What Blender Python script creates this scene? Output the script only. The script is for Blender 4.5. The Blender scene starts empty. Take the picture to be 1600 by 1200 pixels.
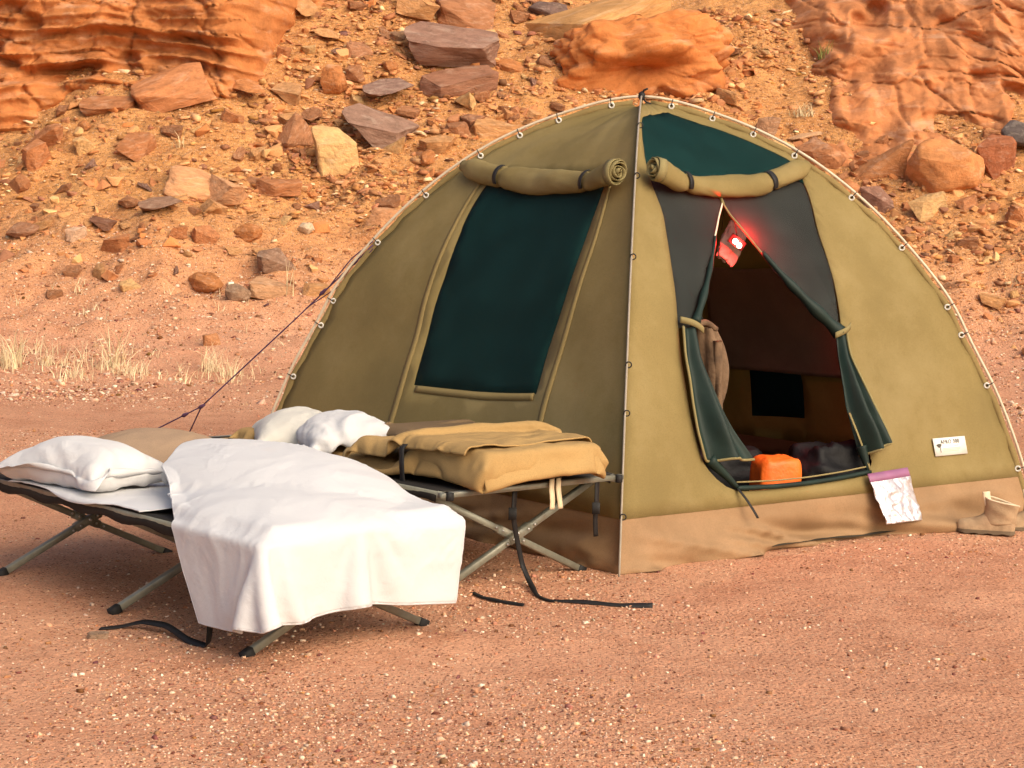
import bpy, bmesh, math, random
import numpy as np
from mathutils import Vector, Matrix, geometry as mgeo
R = math.radians
random.seed(7); rng = np.random.default_rng(7)
scene = bpy.context.scene
col = scene.collection

# ------------------------------------------------------------------ camera, sky, sun, exposure
cam_d = bpy.data.cameras.new('camera'); cam = bpy.data.objects.new('camera', cam_d); col.objects.link(cam)
cam_d.sensor_width = 36; cam_d.lens = 3000/1600*36; cam_d.clip_start = .05; cam_d.clip_end = 500
cam.matrix_world = (Matrix.Translation((0, 0, 1.60)) @ Matrix.Rotation(.058, 4, 'Z')
                    @ Matrix.Rotation(math.pi/2 - .0932, 4, 'X') @ Matrix.Rotation(.022, 4, 'Z'))
scene.camera = cam
SUN_EL, SUN_AZ = 36, 135          # degrees; azimuth clockwise from +Y
world = bpy.data.worlds.new('World'); scene.world = world; world.use_nodes = True
wn = world.node_tree; bgn = wn.nodes['Background']
sky = wn.nodes.new('ShaderNodeTexSky'); sky.sky_type = 'NISHITA'; sky.sun_disc = False
sky.sun_elevation = R(SUN_EL); sky.sun_rotation = R(SUN_AZ); sky.dust_density = 6.0; sky.air_density = 1.0; sky.ozone_density = 1.0
wn.links.new(sky.outputs[0], bgn.inputs[0]); bgn.inputs[1].default_value = .115
sun_d = bpy.data.lights.new('sun', 'SUN'); sun_d.energy = 1.3; sun_d.angle = R(65); sun_d.color = (1.0, .82, .56)
sun = bpy.data.objects.new('sun', sun_d); col.objects.link(sun)
sdir = Vector((math.sin(R(SUN_AZ))*math.cos(R(SUN_EL)), math.cos(R(SUN_AZ))*math.cos(R(SUN_EL)), math.sin(R(SUN_EL))))
sun.rotation_euler = sdir.to_track_quat('Z', 'Y').to_euler(); sun.location = (6, -8, 10)
scene.view_settings.view_transform = 'Standard'; scene.view_settings.look = 'None'
scene.view_settings.gamma = 1; scene.view_settings.use_curve_mapping = False
scene.view_settings.exposure = .72
scene.cycles.max_bounces = 8; scene.cycles.transparent_max_bounces = 16
# ------------------------------------------------------------------ pure numpy core
def _hash(ix, iy, iz, seed):
    n = (ix.astype(np.int64) * 374761393 + iy.astype(np.int64) * 668265263 + iz.astype(np.int64) * 2147483647 + seed * 1274126177) & 0xffffffff
    n = ((n ^ (n >> 13)) * 1274126177) & 0xffffffff
    n = ((n ^ (n >> 16)) * 2246822519) & 0xffffffff
    n = n ^ (n >> 15)
    return n.astype(np.float64) / 4294967295.0
def vnoise(x, y, z=0.0, seed=0):
    x, y, z = np.broadcast_arrays(np.asarray(x, float), np.asarray(y, float), np.asarray(z, float))
    ix, iy, iz = np.floor(x), np.floor(y), np.floor(z)
    fx, fy, fz = x - ix, y - iy, z - iz
    fx = fx**3*(fx*(fx*6-15)+10); fy = fy**3*(fy*(fy*6-15)+10); fz = fz**3*(fz*(fz*6-15)+10)
    def L(a, b, t): return a + (b - a) * t
    c = [[[_hash(ix+i, iy+j, iz+k, seed) for k in (0, 1)] for j in (0, 1)] for i in (0, 1)]
    return 2*L(L(L(c[0][0][0], c[1][0][0], fx), L(c[0][1][0], c[1][1][0], fx), fy),
               L(L(c[0][0][1], c[1][0][1], fx), L(c[0][1][1], c[1][1][1], fx), fy), fz) - 1
def fbm(x, y, z=0.0, octv=4, seed=0):
    s = 0; a = 1; t = 0
    for o in range(octv):
        f = 2.03**o
        s = s + a*vnoise(np.asarray(x)*f+o*17.3, np.asarray(y)*f-o*9.1, np.asarray(z)*f+o*3.7, seed+o); t += a; a *= .5
    return s/t
def sstep(a, b, x):
    t = np.clip((np.asarray(x, float)-a)/(b-a), 0, 1); return t*t*(3-2*t)
def terrain(x, y):
    x = np.asarray(x, float); y = np.asarray(y, float)
    s = y - (18.3 + .5*np.sin(x*.45+.6) + .35*np.sin(x*.17-1.1))
    w = .75
    z = .6*w*np.logaddexp(0, s/w)
    m = sstep(-1.2, 1.5, s)
    z = z + m*(.2*fbm(x*.55, y*.55, 0, 3, 5) + .10*fbm(x*2.1, y*2.1, 0, 3, 9) + .05*fbm(x*5, y*7, 0, 3, 12) + .10*(1-np.abs(vnoise(x*.55, y*2.4+.8*fbm(x*.8, y*.8, 0, 2, 15), 0, 14)))**3 + .05*(1-np.abs(vnoise(x*1.3, y*5.5+.8*fbm(x*1.6, y*1.6, 0, 2, 17), 0, 16)))**3 - .05)
    z = z + (1-m)*(.020*fbm(x*.7, y*.7, 0, 2, 2) + .015*fbm(x*2.6, y*3.6, 0, 4, 3))*sstep(60, 30, np.abs(x))
    z = z + (1-m)*.06*sstep(13, 17, y)*fbm(x*1.1, y*1.1, 0, 2, 31)
    return z
def cracks(x, y, seed):
    """distance to the nearest cell border (Worley F2-F1)"""
    ix, iy = np.floor(x), np.floor(y); f1 = np.full(x.shape, 9.); f2 = f1.copy()
    for i in (-1, 0, 1):
        for j in (-1, 0, 1):
            cx = ix+i+_hash(ix+i, iy+j, 0*ix, seed); cy = iy+j+_hash(ix+i, iy+j, 0*ix+1, seed); d = np.hypot(cx-x, cy-y)
            f2 = np.where(d < f1, f1, np.minimum(f2, d)); f1 = np.minimum(f1, d)
    return f2-f1
# tent frame: four ground corners, hub height, bow profile (share of the half diagonal, share of the height)
TN, TR, TL = np.array([.007, 8.305]), np.array([2.178, 10.198]), np.array([-2.062, 10.649])
TB = TL + TR - TN; TC = (TL + TR)/2; TH = 2.15
_pz = np.array([0, .06, .19, .32, .415, .51, .64, .76, .865, .957, 1.0, .957, .865])
_pr = np.array([1, .978, .932, .875, .822, .772, .668, .545, .40, .195, 0, -.195, -.40])
def _bow():
    s = np.concatenate([[0], np.cumsum(np.hypot(np.diff(_pz)*TH, np.diff(_pr)*2.12))])
    k = np.zeros((2, len(s))); 
    for j, a in enumerate((_pr, _pz)):
        m = np.gradient(a, s); k[j] = m
    return s, k
_bs, _bm = _bow(); BOW_LEN = _bs[10]
def bow(t):
    """t 0 (ground) .. 1 (hub) -> share of half diagonal, share of height"""
    q = np.clip(np.asarray(t, float), 0, 1.05)*BOW_LEN
    i = np.clip(np.searchsorted(_bs, q, side='right')-1, 0, len(_bs)-2)
    h_ = _bs[i+1]-_bs[i]; w = (q-_bs[i])/h_
    out = []
    for j, a in enumerate((_pr, _pz)):
        h00 = 2*w**3-3*w**2+1; h10 = w**3-2*w**2+w; h01 = -2*w**3+3*w**2; h11 = w**3-w**2
        out.append(h00*a[i]+h10*h_*_bm[j][i]+h01*a[i+1]+h11*h_*_bm[j][i+1])
    return out
def panel(P1, P2, u, t, off=0.0, sag=.045):
    """point on the cloth between the bows of corners P1 and P2; off = metres outwards"""
    u = np.asarray(u, float); t = np.asarray(t, float)
    def base(u, t):
        r, z = bow(t)
        x = TC[0] + r*((1-u)*(P1[0]-TC[0])+u*(P2[0]-TC[0])); y = TC[1] + r*((1-u)*(P1[1]-TC[1])+u*(P2[1]-TC[1]))
        return np.stack([x, y, z*TH + 0*x], -1)
    p = base(u, t); e = 1e-3
    a = np.stack([np.full_like(p[..., 0], P2[0]-P1[0]), np.full_like(p[..., 0], P2[1]-P1[1]), 0*p[..., 0]], -1)
    b = base(u, np.minimum(t+e, 1.0)) - base(u, np.minimum(t+e, 1.0)-2*e)
    n = np.cross(a, b); n /= np.linalg.norm(n, axis=-1, keepdims=True)+1e-12
    mid = p - np.array([TC[0], TC[1], .3]); sg = np.sign((n*mid).sum(-1, keepdims=True)); sg[sg == 0] = 1
    n = n*sg
    d = off - sag*np.sin(np.pi*np.clip(u, 0, 1))*np.sin(np.pi*np.clip(t, 0, 1))**.8
    return p + n*np.asarray(d)[..., None]
# ------------------------------------------------------------------ end of core
# ------------------------------------------------------------------ materials
def new_mat(name):
    m = bpy.data.materials.new(name); m.use_nodes = True
    nt = m.node_tree; return m, nt, nt.nodes['Principled BSDF'], nt.nodes['Material Output']
def node(nt, kind, **kw):
    n = nt.nodes.new(kind)
    for k, v in kw.items():
        if k.startswith('i_'):
            key = k[2:]; n.inputs[int(key) if key.isdigit() else key.replace('_', ' ')].default_value = v
        else: setattr(n, k, v)
    return n
def mixc(nt, a, b, fac, blend='MIX'):
    n = nt.nodes.new('ShaderNodeMix'); n.data_type = 'RGBA'; n.blend_type = blend
    for sock, v in ((n.inputs[6], a), (n.inputs[7], b), (n.inputs[0], fac)):
        if hasattr(v, 'links') or isinstance(v, bpy.types.NodeSocket): nt.links.new(v, sock)
        else: sock.default_value = v if not isinstance(v, tuple) else ((*v, 1) if len(v) == 3 else v)
    return n.outputs[2]
def ramp(nt, src, p0, p1, c0=(0, 0, 0), c1=(1, 1, 1)):
    r = nt.nodes.new('ShaderNodeValToRGB'); e = r.color_ramp.elements
    e[0].position = p0; e[1].position = p1; e[0].color = (*c0, 1); e[1].color = (*c1, 1)
    nt.links.new(src, r.inputs[0]); return r.outputs[0]
def coords(nt, kind='Object'):
    return nt.nodes.new('ShaderNodeTexCoord').outputs[kind]
def noise(nt, co, scale, detail=4, rough=.55, dist=0.0):
    n = node(nt, 'ShaderNodeTexNoise'); nt.links.new(co, n.inputs['Vector'])
    n.inputs['Scale'].default_value = scale; n.inputs['Detail'].default_value = detail
    n.inputs['Roughness'].default_value = rough; n.inputs['Distortion'].default_value = dist
    return n.outputs[0]
def bump(nt, p, hsock, strength, dist=.01, prev=None):
    b = node(nt, 'ShaderNodeBump'); b.inputs['Strength'].default_value = strength; b.inputs['Distance'].default_value = dist
    nt.links.new(hsock, b.inputs['Height'])
    if prev: nt.links.new(prev, b.inputs['Normal'])
    if p: nt.links.new(b.outputs[0], p.inputs['Normal'])
    return b.outputs[0]
def simple(name, c, rough=.8, var=.18, scale=6, bstr=.25, bscale=90, bdist=.002, metal=0, spec=.3, sheen=0, stain=None, coord='Object'):
    m, nt, p, o = new_mat(name); co = coords(nt, coord)
    n1 = noise(nt, co, scale, 5); lo = tuple(max(0, x*(1-var)) for x in c); hi = tuple(min(1, x*(1+var)) for x in c)
    cs = ramp(nt, n1, .3, .7, lo, hi)
    if stain:
        cs = mixc(nt, cs, stain, ramp(nt, noise(nt, co, scale*.35, 6, .65), .52, .78))
    nt.links.new(cs, p.inputs['Base Color']); p.inputs['Roughness'].default_value = rough
    p.inputs['Metallic'].default_value = metal; p.inputs['Specular IOR Level'].default_value = spec
    if sheen: p.inputs['Sheen Weight'].default_value = sheen
    bump(nt, p, noise(nt, co, bscale, 3), bstr, bdist)
    return m
def canvas_mat(name, c, var=.12, rough=.82, stain=None, bstr=.35, tl_=0):
    m, nt, p, o = new_mat(name); co = coords(nt)
    cs = ramp(nt, noise(nt, co, 2.2, 6, .6), .3, .72, tuple(x*(1-var) for x in c), tuple(x*(1+var) for x in c))
    cs = mixc(nt, cs, tuple(x*.72 for x in c), ramp(nt, noise(nt, co, 420, 2, .6), .50, .62))
    if stain: cs = mixc(nt, cs, stain, ramp(nt, noise(nt, co, 1.1, 7, .68), .5, .75, (0, 0, 0), (.55, .55, .55)))
    nt.links.new(cs, p.inputs['Base Color']); p.inputs['Roughness'].default_value = rough; p.inputs['Specular IOR Level'].default_value = .22
    w = bump(nt, None, noise(nt, co, 380, 2), bstr, .0015)
    bump(nt, p, noise(nt, co, 7, 4), .22, .02, w)
    if tl_:
        tl = node(nt, 'ShaderNodeBsdfTranslucent'); nt.links.new(cs, tl.inputs[0]); mx = node(nt, 'ShaderNodeMixShader'); mx.inputs[0].default_value = tl_
        nt.links.new(p.outputs[0], mx.inputs[1]); nt.links.new(tl.outputs[0], mx.inputs[2]); nt.links.new(mx.outputs[0], o.inputs[0])
    return m
def screen_mat(name, c, clear, rough=.55):
    m, nt, p, o = new_mat(name); co = coords(nt)
    cs = ramp(nt, noise(nt, co, 5, 4), .3, .7, tuple(x*.8 for x in c), tuple(x*1.2 for x in c))
    nt.links.new(cs, p.inputs['Base Color']); p.inputs['Roughness'].default_value = .75; p.inputs['Specular IOR Level'].default_value = .08
    bump(nt, p, noise(nt, co, 600, 1), .3, .001)
    tr = node(nt, 'ShaderNodeBsdfTransparent'); tl = node(nt, 'ShaderNodeBsdfTranslucent'); tl.inputs[0].default_value = (*[min(1, x*3) for x in c], 1)
    m1 = node(nt, 'ShaderNodeMixShader'); m1.inputs[0].default_value = .3; nt.links.new(p.outputs[0], m1.inputs[1]); nt.links.new(tl.outputs[0], m1.inputs[2])
    m2 = node(nt, 'ShaderNodeMixShader'); m2.inputs[0].default_value = clear; nt.links.new(m1.outputs[0], m2.inputs[1]); nt.links.new(tr.outputs[0], m2.inputs[2])
    nt.links.new(m2.outputs[0], o.inputs[0])
    return m
def linen_mat(name, c, bstr=.25):
    m, nt, p, o = new_mat(name); co = coords(nt)
    cs = ramp(nt, noise(nt, co, 4, 5), .3, .7, tuple(x*.96 for x in c), c); cs = mixc(nt, cs, (.66, .52, .42), ramp(nt, noise(nt, co, 2.3, 7, .7), .62, .85, (0, 0, 0), (.35, .35, .35)))
    nt.links.new(cs, p.inputs['Base Color']); p.inputs['Roughness'].default_value = .85; p.inputs['Specular IOR Level'].default_value = .2
    p.inputs['Sheen Weight'].default_value = .15
    tl = node(nt, 'ShaderNodeBsdfTranslucent'); nt.links.new(cs, tl.inputs[0])
    rg = node(nt, 'ShaderNodeTexNoise'); rg.noise_type = 'RIDGED_MULTIFRACTAL'; nt.links.new(co, rg.inputs['Vector'])
    for k_, v_ in (('Scale', 3.2), ('Detail', 5), ('Roughness', .55), ('Distortion', 1.3)): rg.inputs[k_].default_value = v_
    b0 = bump(nt, None, rg.outputs[0], .22, .014); b1 = bump(nt, None, noise(nt, co, 9, 6, .62, .6), bstr, .02, b0); b2 = bump(nt, p, noise(nt, co, 34, 5, .6, .8), .18, .01, b1)
    mx = node(nt, 'ShaderNodeMixShader'); mx.inputs[0].default_value = .18; nt.links.new(p.outputs[0], mx.inputs[1]); nt.links.new(tl.outputs[0], mx.inputs[2])
    nt.links.new(mx.outputs[0], o.inputs[0]); return m
def rock_mat(name, strata=1.0, zs=14):
    """sandstone; each stone's own tint comes from its object colour"""
    m, nt, p, o = new_mat(name); co = coords(nt); oi = node(nt, 'ShaderNodeObjectInfo'); base = oi.outputs['Color']
    ad = node(nt, 'ShaderNodeVectorMath'); ad.operation = 'ADD'; nt.links.new(co, ad.inputs[0])
    sc_ = node(nt, 'ShaderNodeVectorMath'); sc_.operation = 'SCALE'; sc_.inputs[3].default_value = 40
    cb = node(nt, 'ShaderNodeCombineXYZ'); nt.links.new(oi.outputs['Random'], cb.inputs[0]); nt.links.new(oi.outputs['Random'], cb.inputs[2])
    nt.links.new(cb.outputs[0], sc_.inputs[0]); nt.links.new(sc_.outputs[0], ad.inputs[1]); v = ad.outputs[0]
    c1 = mixc(nt, base, (.42, .40, .40), ramp(nt, noise(nt, v, 2.6, 8, .65), .40, .74, (0, 0, 0), (.75, .75, .75)), 'MULTIPLY')
    mp = node(nt, 'ShaderNodeMapping'); mp.inputs['Scale'].default_value = (1.2, 1.2, zs); nt.links.new(v, mp.inputs[0])
    st = noise(nt, mp.outputs[0], 1.6, 6, .6, .6)
    c2 = mixc(nt, c1, (1.0, .80, .60), ramp(nt, st, .52, .72, (0, 0, 0), (.38*strata, .38*strata, .38*strata)), 'SCREEN')
    fine = noise(nt, v, 26, 6, .7)
    c3 = mixc(nt, c2, (.35, .30, .28), ramp(nt, fine, .56, .78, (0, 0, 0), (.55, .55, .55)), 'MULTIPLY')
    nt.links.new(c3, p.inputs['Base Color']); p.inputs['Roughness'].default_value = .93; p.inputs['Specular IOR Level'].default_value = .15
    b1 = bump(nt, None, st, .45*strata, .03); b2 = bump(nt, None, noise(nt, v, 8, 7, .65), .6, .04, b1); b3 = bump(nt, None, fine, .6, .012, b2)
    rg = node(nt, 'ShaderNodeTexNoise'); rg.noise_type = 'RIDGED_MULTIFRACTAL'; nt.links.new(v, rg.inputs['Vector'])
    for k_, v_ in (('Scale', 3.0), ('Detail', 9), ('Roughness', .7), ('Distortion', .5)): rg.inputs[k_].default_value = v_
    bump(nt, p, rg.outputs[0], .55, -.03, b3)
    return m
def ground_mat():
    m, nt, p, o = new_mat('red_gravel_ground'); co = coords(nt)
    big = noise(nt, co, .55, 6, .6); mid = noise(nt, co, 3.5, 6, .65); fin = noise(nt, co, 45, 5, .7)
    c = mixc(nt, (.57, .275, .158), (.66, .345, .205), ramp(nt, big, .35, .65))
    c = mixc(nt, c, (.42, .178, .092), ramp(nt, mid, .48, .74, (0, 0, 0), (.7, .7, .7)))
    sx = node(nt, 'ShaderNodeSeparateXYZ'); nt.links.new(co, sx.inputs[0])
    mr = node(nt, 'ShaderNodeMapRange'); mr.inputs[1].default_value = .25; mr.inputs[2].default_value = 1.6; nt.links.new(sx.outputs[2], mr.inputs[0])
    slope = mixc(nt, (.66, .335, .125), (.46, .20, .068), ramp(nt, noise(nt, co, 2.2, 7, .68), .35, .68))
    c = mixc(nt, c, slope, mr.outputs[0])
    # grit and pebbles too small to model singly
    for sc_, hi, thr in ((55, (.66, .42, .27), .86), (95, (.60, .36, .22), .78), (70, (.16, .06, .035), .82), (130, (.20, .085, .05), .76)):
        vo = node(nt, 'ShaderNodeTexVoronoi'); vo.inputs['Scale'].default_value = sc_; nt.links.new(co, vo.inputs['Vector'])
        s2 = node(nt, 'ShaderNodeSeparateColor'); nt.links.new(vo.outputs['Color'], s2.inputs[0])
        sel = ramp(nt, s2.outputs[0], thr, thr+.02); edge = ramp(nt, vo.outputs['Distance'], .30, .42, (1, 1, 1), (0, 0, 0))
        c = mixc(nt, c, hi, mixc(nt, sel, edge, 1.0, 'MULTIPLY'))
    c = mixc(nt, c, (.6, .55, .53), ramp(nt, fin, .52, .78, (0, 0, 0), (.5, .5, .5)), 'MULTIPLY')
    nt.links.new(c, p.inputs['Base Color']); p.inputs['Roughness'].default_value = .95; p.inputs['Specular IOR Level'].default_value = .12
    vb = node(nt, 'ShaderNodeTexVoronoi'); vb.inputs['Scale'].default_value = 60; nt.links.new(co, vb.inputs['Vector'])
    mpg = node(nt, 'ShaderNodeMapping'); mpg.inputs['Scale'].default_value = (1, 1.6, 2.5); nt.links.new(co, mpg.inputs[0]); vq = node(nt, 'ShaderNodeTexVoronoi'); vq.inputs['Scale'].default_value = 9; vq.inputs['Randomness'].default_value = 1; nt.links.new(mpg.outputs[0], vq.inputs['Vector'])
    mq = node(nt, 'ShaderNodeMath'); mq.operation = 'MULTIPLY'; nt.links.new(vq.outputs['Distance'], mq.inputs[0]); nt.links.new(mr.outputs[0], mq.inputs[1])
    b0 = bump(nt, None, mq.outputs[0], .8, -.06)
    b1 = bump(nt, None, vb.outputs['Distance'], .5, -.012, b0); b2 = bump(nt, None, noise(nt, co, 14, 6, .7), .7, .03, b1); bump(nt, p, fin, .7, .012, b2)
    return m
def attr_mat(name, rough=.9, bscale=60):
    m, nt, p, o = new_mat(name); co = coords(nt); a = node(nt, 'ShaderNodeAttribute'); a.attribute_name = 'tint'
    c = mixc(nt, a.outputs[0], (.6, .55, .5), ramp(nt, noise(nt, co, bscale, 4, .6), .45, .7, (0, 0, 0), (.6, .6, .6)), 'MULTIPLY')
    nt.links.new(c, p.inputs['Base Color']); p.inputs['Roughness'].default_value = rough; p.inputs['Specular IOR Level'].default_value = .18
    bump(nt, p, noise(nt, co, bscale*2, 3), .4, .004); return m
OLIVE = (.335, .252, .098)
MT = dict(
    ground=ground_mat(), rock=rock_mat('sandstone', .45, 4), bedrock=rock_mat('bedrock_sandstone', .45, 4),
    pebble=attr_mat('pebble_stone'), straw=attr_mat('dry_straw', .8, 30),
    canvas=canvas_mat('olive_tent_canvas', OLIVE, .16, stain=(.40, .315, .16), bstr=.5, tl_=.30), mud=canvas_mat('brown_mud_wall', (.30, .185, .095), .16, .7, (.40, .24, .13)),
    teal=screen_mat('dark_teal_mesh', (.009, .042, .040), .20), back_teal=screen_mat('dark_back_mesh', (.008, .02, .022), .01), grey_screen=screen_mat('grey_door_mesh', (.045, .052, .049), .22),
    green=simple('dark_green_curtain', (.008, .021, .016), .6, .25, 9, .3, 200, .002, spec=.3),
    trim=canvas_mat('pale_olive_trim', (.26, .215, .095)), seam=canvas_mat('seam_tape', (.275, .20, .078)),
    pole_grey=simple('grey_pole', (.30, .26, .205), .5, .1, 20, .05), pole=simple('pale_pole', (.62, .52, .38), .45, .1, 20, .05), ring=simple('white_ring', (.68, .655, .585), .45, .05, 20, .02, spec=.5),
    black=simple('black_webbing', (.014, .013, .013), .6, .2, 40, .5, 400, .001, spec=.3), hook=simple('black_hook', (.02, .018, .018), .5),
    alu=simple('grey_green_tube', (.235, .235, .185), .42, .14, 30, .1, 120, .001, metal=.25, spec=.5, stain=(.2, .15, .1)),
    rivet=simple('steel_rivet', (.7, .7, .68), .3, .05, 20, .02, metal=.8), cap=simple('black_rubber', (.018, .018, .018), .7),
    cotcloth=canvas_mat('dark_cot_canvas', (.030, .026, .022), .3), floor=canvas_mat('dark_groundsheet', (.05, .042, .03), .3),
    inner=canvas_mat('brown_inner_canvas', (.52, .40, .29), .2, tl_=.3),
    linen=linen_mat('white_cotton', (.69, .69, .70)), pillow=linen_mat('white_pillow_cotton', (.69, .685, .685), .4), cream=linen_mat('cream_pillow_cotton', (.68, .655, .585), .4),
    blanket=canvas_mat('tan_blanket', (.36, .245, .155), .15, .95), hem=simple('cream_hem', (.75, .66, .5), .9),
    khaki=canvas_mat('khaki_bedroll_canvas', (.40, .255, .10), .16, .85, (.30, .185, .08)), khaki_dark=canvas_mat('dark_khaki_canvas', (.16, .105, .055), .25),
    webtag=simple('cream_webbing', (.70, .58, .38), .85), tagw=simple('white_tag', (.82, .80, .74), .6, .05, 10, .05),
    ink=simple('grey_ink', (.08, .075, .06), .7), faint=simple('faint_tan_print', (.66, .55, .40), .7),
    orange=simple('orange_nylon', (.85, .15, .015), .5, .2, 8, .4, 40, .01, spec=.4), blackbag=simple('black_nylon', (.006, .006, .007), .6, .3, 8, .4, 30, .01, spec=.2),
    rope=simple('purple_rope', (.095, .045, .095), .8, .3, 40, .5, 300), jacket=simple('brown_camouflage_cloth', (.15, .095, .055), .9, .3, 14, .4, 60, .01, stain=(.035, .025, .02)),
    suede=simple('tan_suede', (.40, .275, .165), .95, .2, 22, .5, 140, .003, spec=.1, stain=(.28, .18, .11)), sole=simple('boot_sole', (.15, .11, .07), .9), lining=simple('boot_lining', (.68, .55, .38), .9),
    purple=simple('purple_zip_strip', (.27, .11, .21), .5, .15, 10, .1, spec=.5), lampbody=simple('lamp_plastic', (.05, .05, .05), .4), packet=simple('pale_packet', (.72, .66, .58), .55, .1, 8, .3, 30, .01),
)
def emission(name, c, s):
    m, nt, p, o = new_mat(name); p.inputs['Emission Color'].default_value = (*c, 1); p.inputs['Emission Strength'].default_value = s
    p.inputs['Base Color'].default_value = (*c, 1); return m
MT['led'] = emission('red_led_glow', (1, .22, .16), 40)
def foil():
    m, nt, p, o = new_mat('clear_bag_with_foil'); co = coords(nt)
    n = noise(nt, co, 26, 5, .6, 1.2)
    nt.links.new(ramp(nt, n, .35, .65, (.50, .45, .47), (.80, .77, .78)), p.inputs['Base Color'])
    p.inputs['Metallic'].default_value = .55; p.inputs['Roughness'].default_value = .28; p.inputs['Coat Weight'].default_value = .6
    bump(nt, p, n, .4, .02); return m
MT['foil'] = foil()
# ------------------------------------------------------------------ builders
def mesh_obj(name, verts, faces, mat, parent=None, smooth=True, thick=0, subsurf=0, sharp=None):
    me = bpy.data.meshes.new(name); me.from_pydata([tuple(map(float, v)) for v in verts], [], [tuple(map(int, f)) for f in faces]); me.update()
    if smooth: me.polygons.foreach_set('use_smooth', [True]*len(me.polygons))
    if sharp: me.set_sharp_from_angle(angle=R(sharp))
    me.materials.append(MT[mat] if isinstance(mat, str) else mat)
    o = bpy.data.objects.new(name, me); col.objects.link(o)
    if thick: s = o.modifiers.new('thickness', 'SOLIDIFY'); s.thickness = thick; s.offset = 0
    if subsurf: s = o.modifiers.new('smooth', 'SUBSURF'); s.levels = s.render_levels = subsurf
    if parent: o.parent = parent; o.matrix_parent_inverse = parent.matrix_world.inverted()
    return o
def tag(o, label=None, cat=None, group=None, kind=None):
    for k, v in (('label', label), ('category', cat), ('group', group), ('kind', kind)):
        if v: o[k] = v
    return o
def empty(name, loc=(0, 0, 0), rz=0.0):
    o = bpy.data.objects.new(name, None); col.objects.link(o); o.empty_display_size = .1
    o.matrix_world = Matrix.Translation(loc) @ Matrix.Rotation(rz, 4, 'Z'); return o
def grid_faces(n, m, wrap=False, base=0):
    """n rows of m points"""
    f = []
    for i in range(n-1):
        for j in range(m if wrap else m-1):
            k = (j+1) % m; f.append((base+i*m+j, base+i*m+k, base+(i+1)*m+k, base+(i+1)*m+j))
    return f
def frames(P):
    P = np.asarray(P, float); T = np.gradient(P, axis=0); T /= np.linalg.norm(T, axis=1, keepdims=True)+1e-12
    up = np.array([0, 0, 1.]) if abs(T[0, 2]) < .9 else np.array([1., 0, 0])
    N = np.cross(T[0], up); N /= np.linalg.norm(N); Ns = [N]
    for i in range(1, len(P)):
        N = Ns[-1] - T[i]*np.dot(Ns[-1], T[i]); Ns.append(N/(np.linalg.norm(N)+1e-12))
    Ns = np.array(Ns); return T, Ns, np.cross(T, Ns)
def resample(P, n):
    P = np.asarray(P, float); s = np.concatenate([[0], np.cumsum(np.linalg.norm(np.diff(P, axis=0), axis=1))]); q = np.linspace(0, s[-1], n)
    k = np.array([np.interp(q, s, P[:, i]) for i in range(P.shape[1])]).T
    for _ in range(2):
        if n > 4: k[1:-1] = .25*k[:-2]+.5*k[1:-1]+.25*k[2:]
    return k
def tube(P, r, sides=10, caps=True):
    P = np.asarray(P, float); T, N, B = frames(P); r = np.broadcast_to(np.asarray(r, float), (len(P),))
    a = np.linspace(0, 2*np.pi, sides, endpoint=False)
    V = (P[:, None] + r[:, None, None]*(np.cos(a)[None, :, None]*N[:, None]+np.sin(a)[None, :, None]*B[:, None])).reshape(-1, 3)
    F = grid_faces(len(P), sides, True)
    if caps: F += [tuple(range(sides))[::-1], tuple(range((len(P)-1)*sides, len(P)*sides))]
    return V, F
def bar(p, q, w, h, up=(0, 0, 1), bevel=.15):
    """square tube with chamfered edges from p to q"""
    p, q = np.array(p, float), np.array(q, float); t = (q-p)/np.linalg.norm(q-p); s = np.cross(t, up); s /= np.linalg.norm(s)+1e-9; n = np.cross(s, t)
    b = bevel; prof = [(-1+b, -1), (1-b, -1), (1, -1+b), (1, 1-b), (1-b, 1), (-1+b, 1), (-1, 1-b), (-1, -1+b)]
    V = [e+s*x*w/2+n*y*h/2 for e in (p, q) for x, y in prof]
    return V, grid_faces(2, 8, True) + [tuple(range(8))[::-1], tuple(range(8, 16))]
def ribbon(P, w, side, n=40, thick=.0025):
    P = resample(P, n); side = np.asarray(side, float)
    side = np.broadcast_to(side, P.shape) if side.ndim == 1 else np.array([np.interp(np.linspace(0, 1, n), np.linspace(0, 1, len(side)), side[:, i]) for i in range(3)]).T
    side = side/np.linalg.norm(side, axis=1, keepdims=True)
    V = np.stack([P-side*w/2, P+side*w/2], 1).reshape(-1, 3); return V, grid_faces(n, 2)
def join(*vf):
    V, F = [], []
    for v, f in vf:
        b = len(V); V += [tuple(x) for x in v]; F += [tuple(i+b for i in g) for g in f]
    return V, F
def ellipse_ring(c, ax, ay, r, rt, n=16, m=6):
    c, ax, ay = (np.array(q, float) for q in (c, ax, ay)); az = np.cross(ax, ay); V = []
    for i in range(n):
        a = 2*np.pi*i/n; d = np.cos(a)*ax+np.sin(a)*ay
        for j in range(m):
            b = 2*np.pi*j/m; V.append(c+d*(r+rt*np.cos(b))+az*rt*np.sin(b))
    F = [(i*m+j, i*m+(j+1) % m, ((i+1) % n)*m+(j+1) % m, ((i+1) % n)*m+j) for i in range(n) for j in range(m)]
    return V, F
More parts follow.
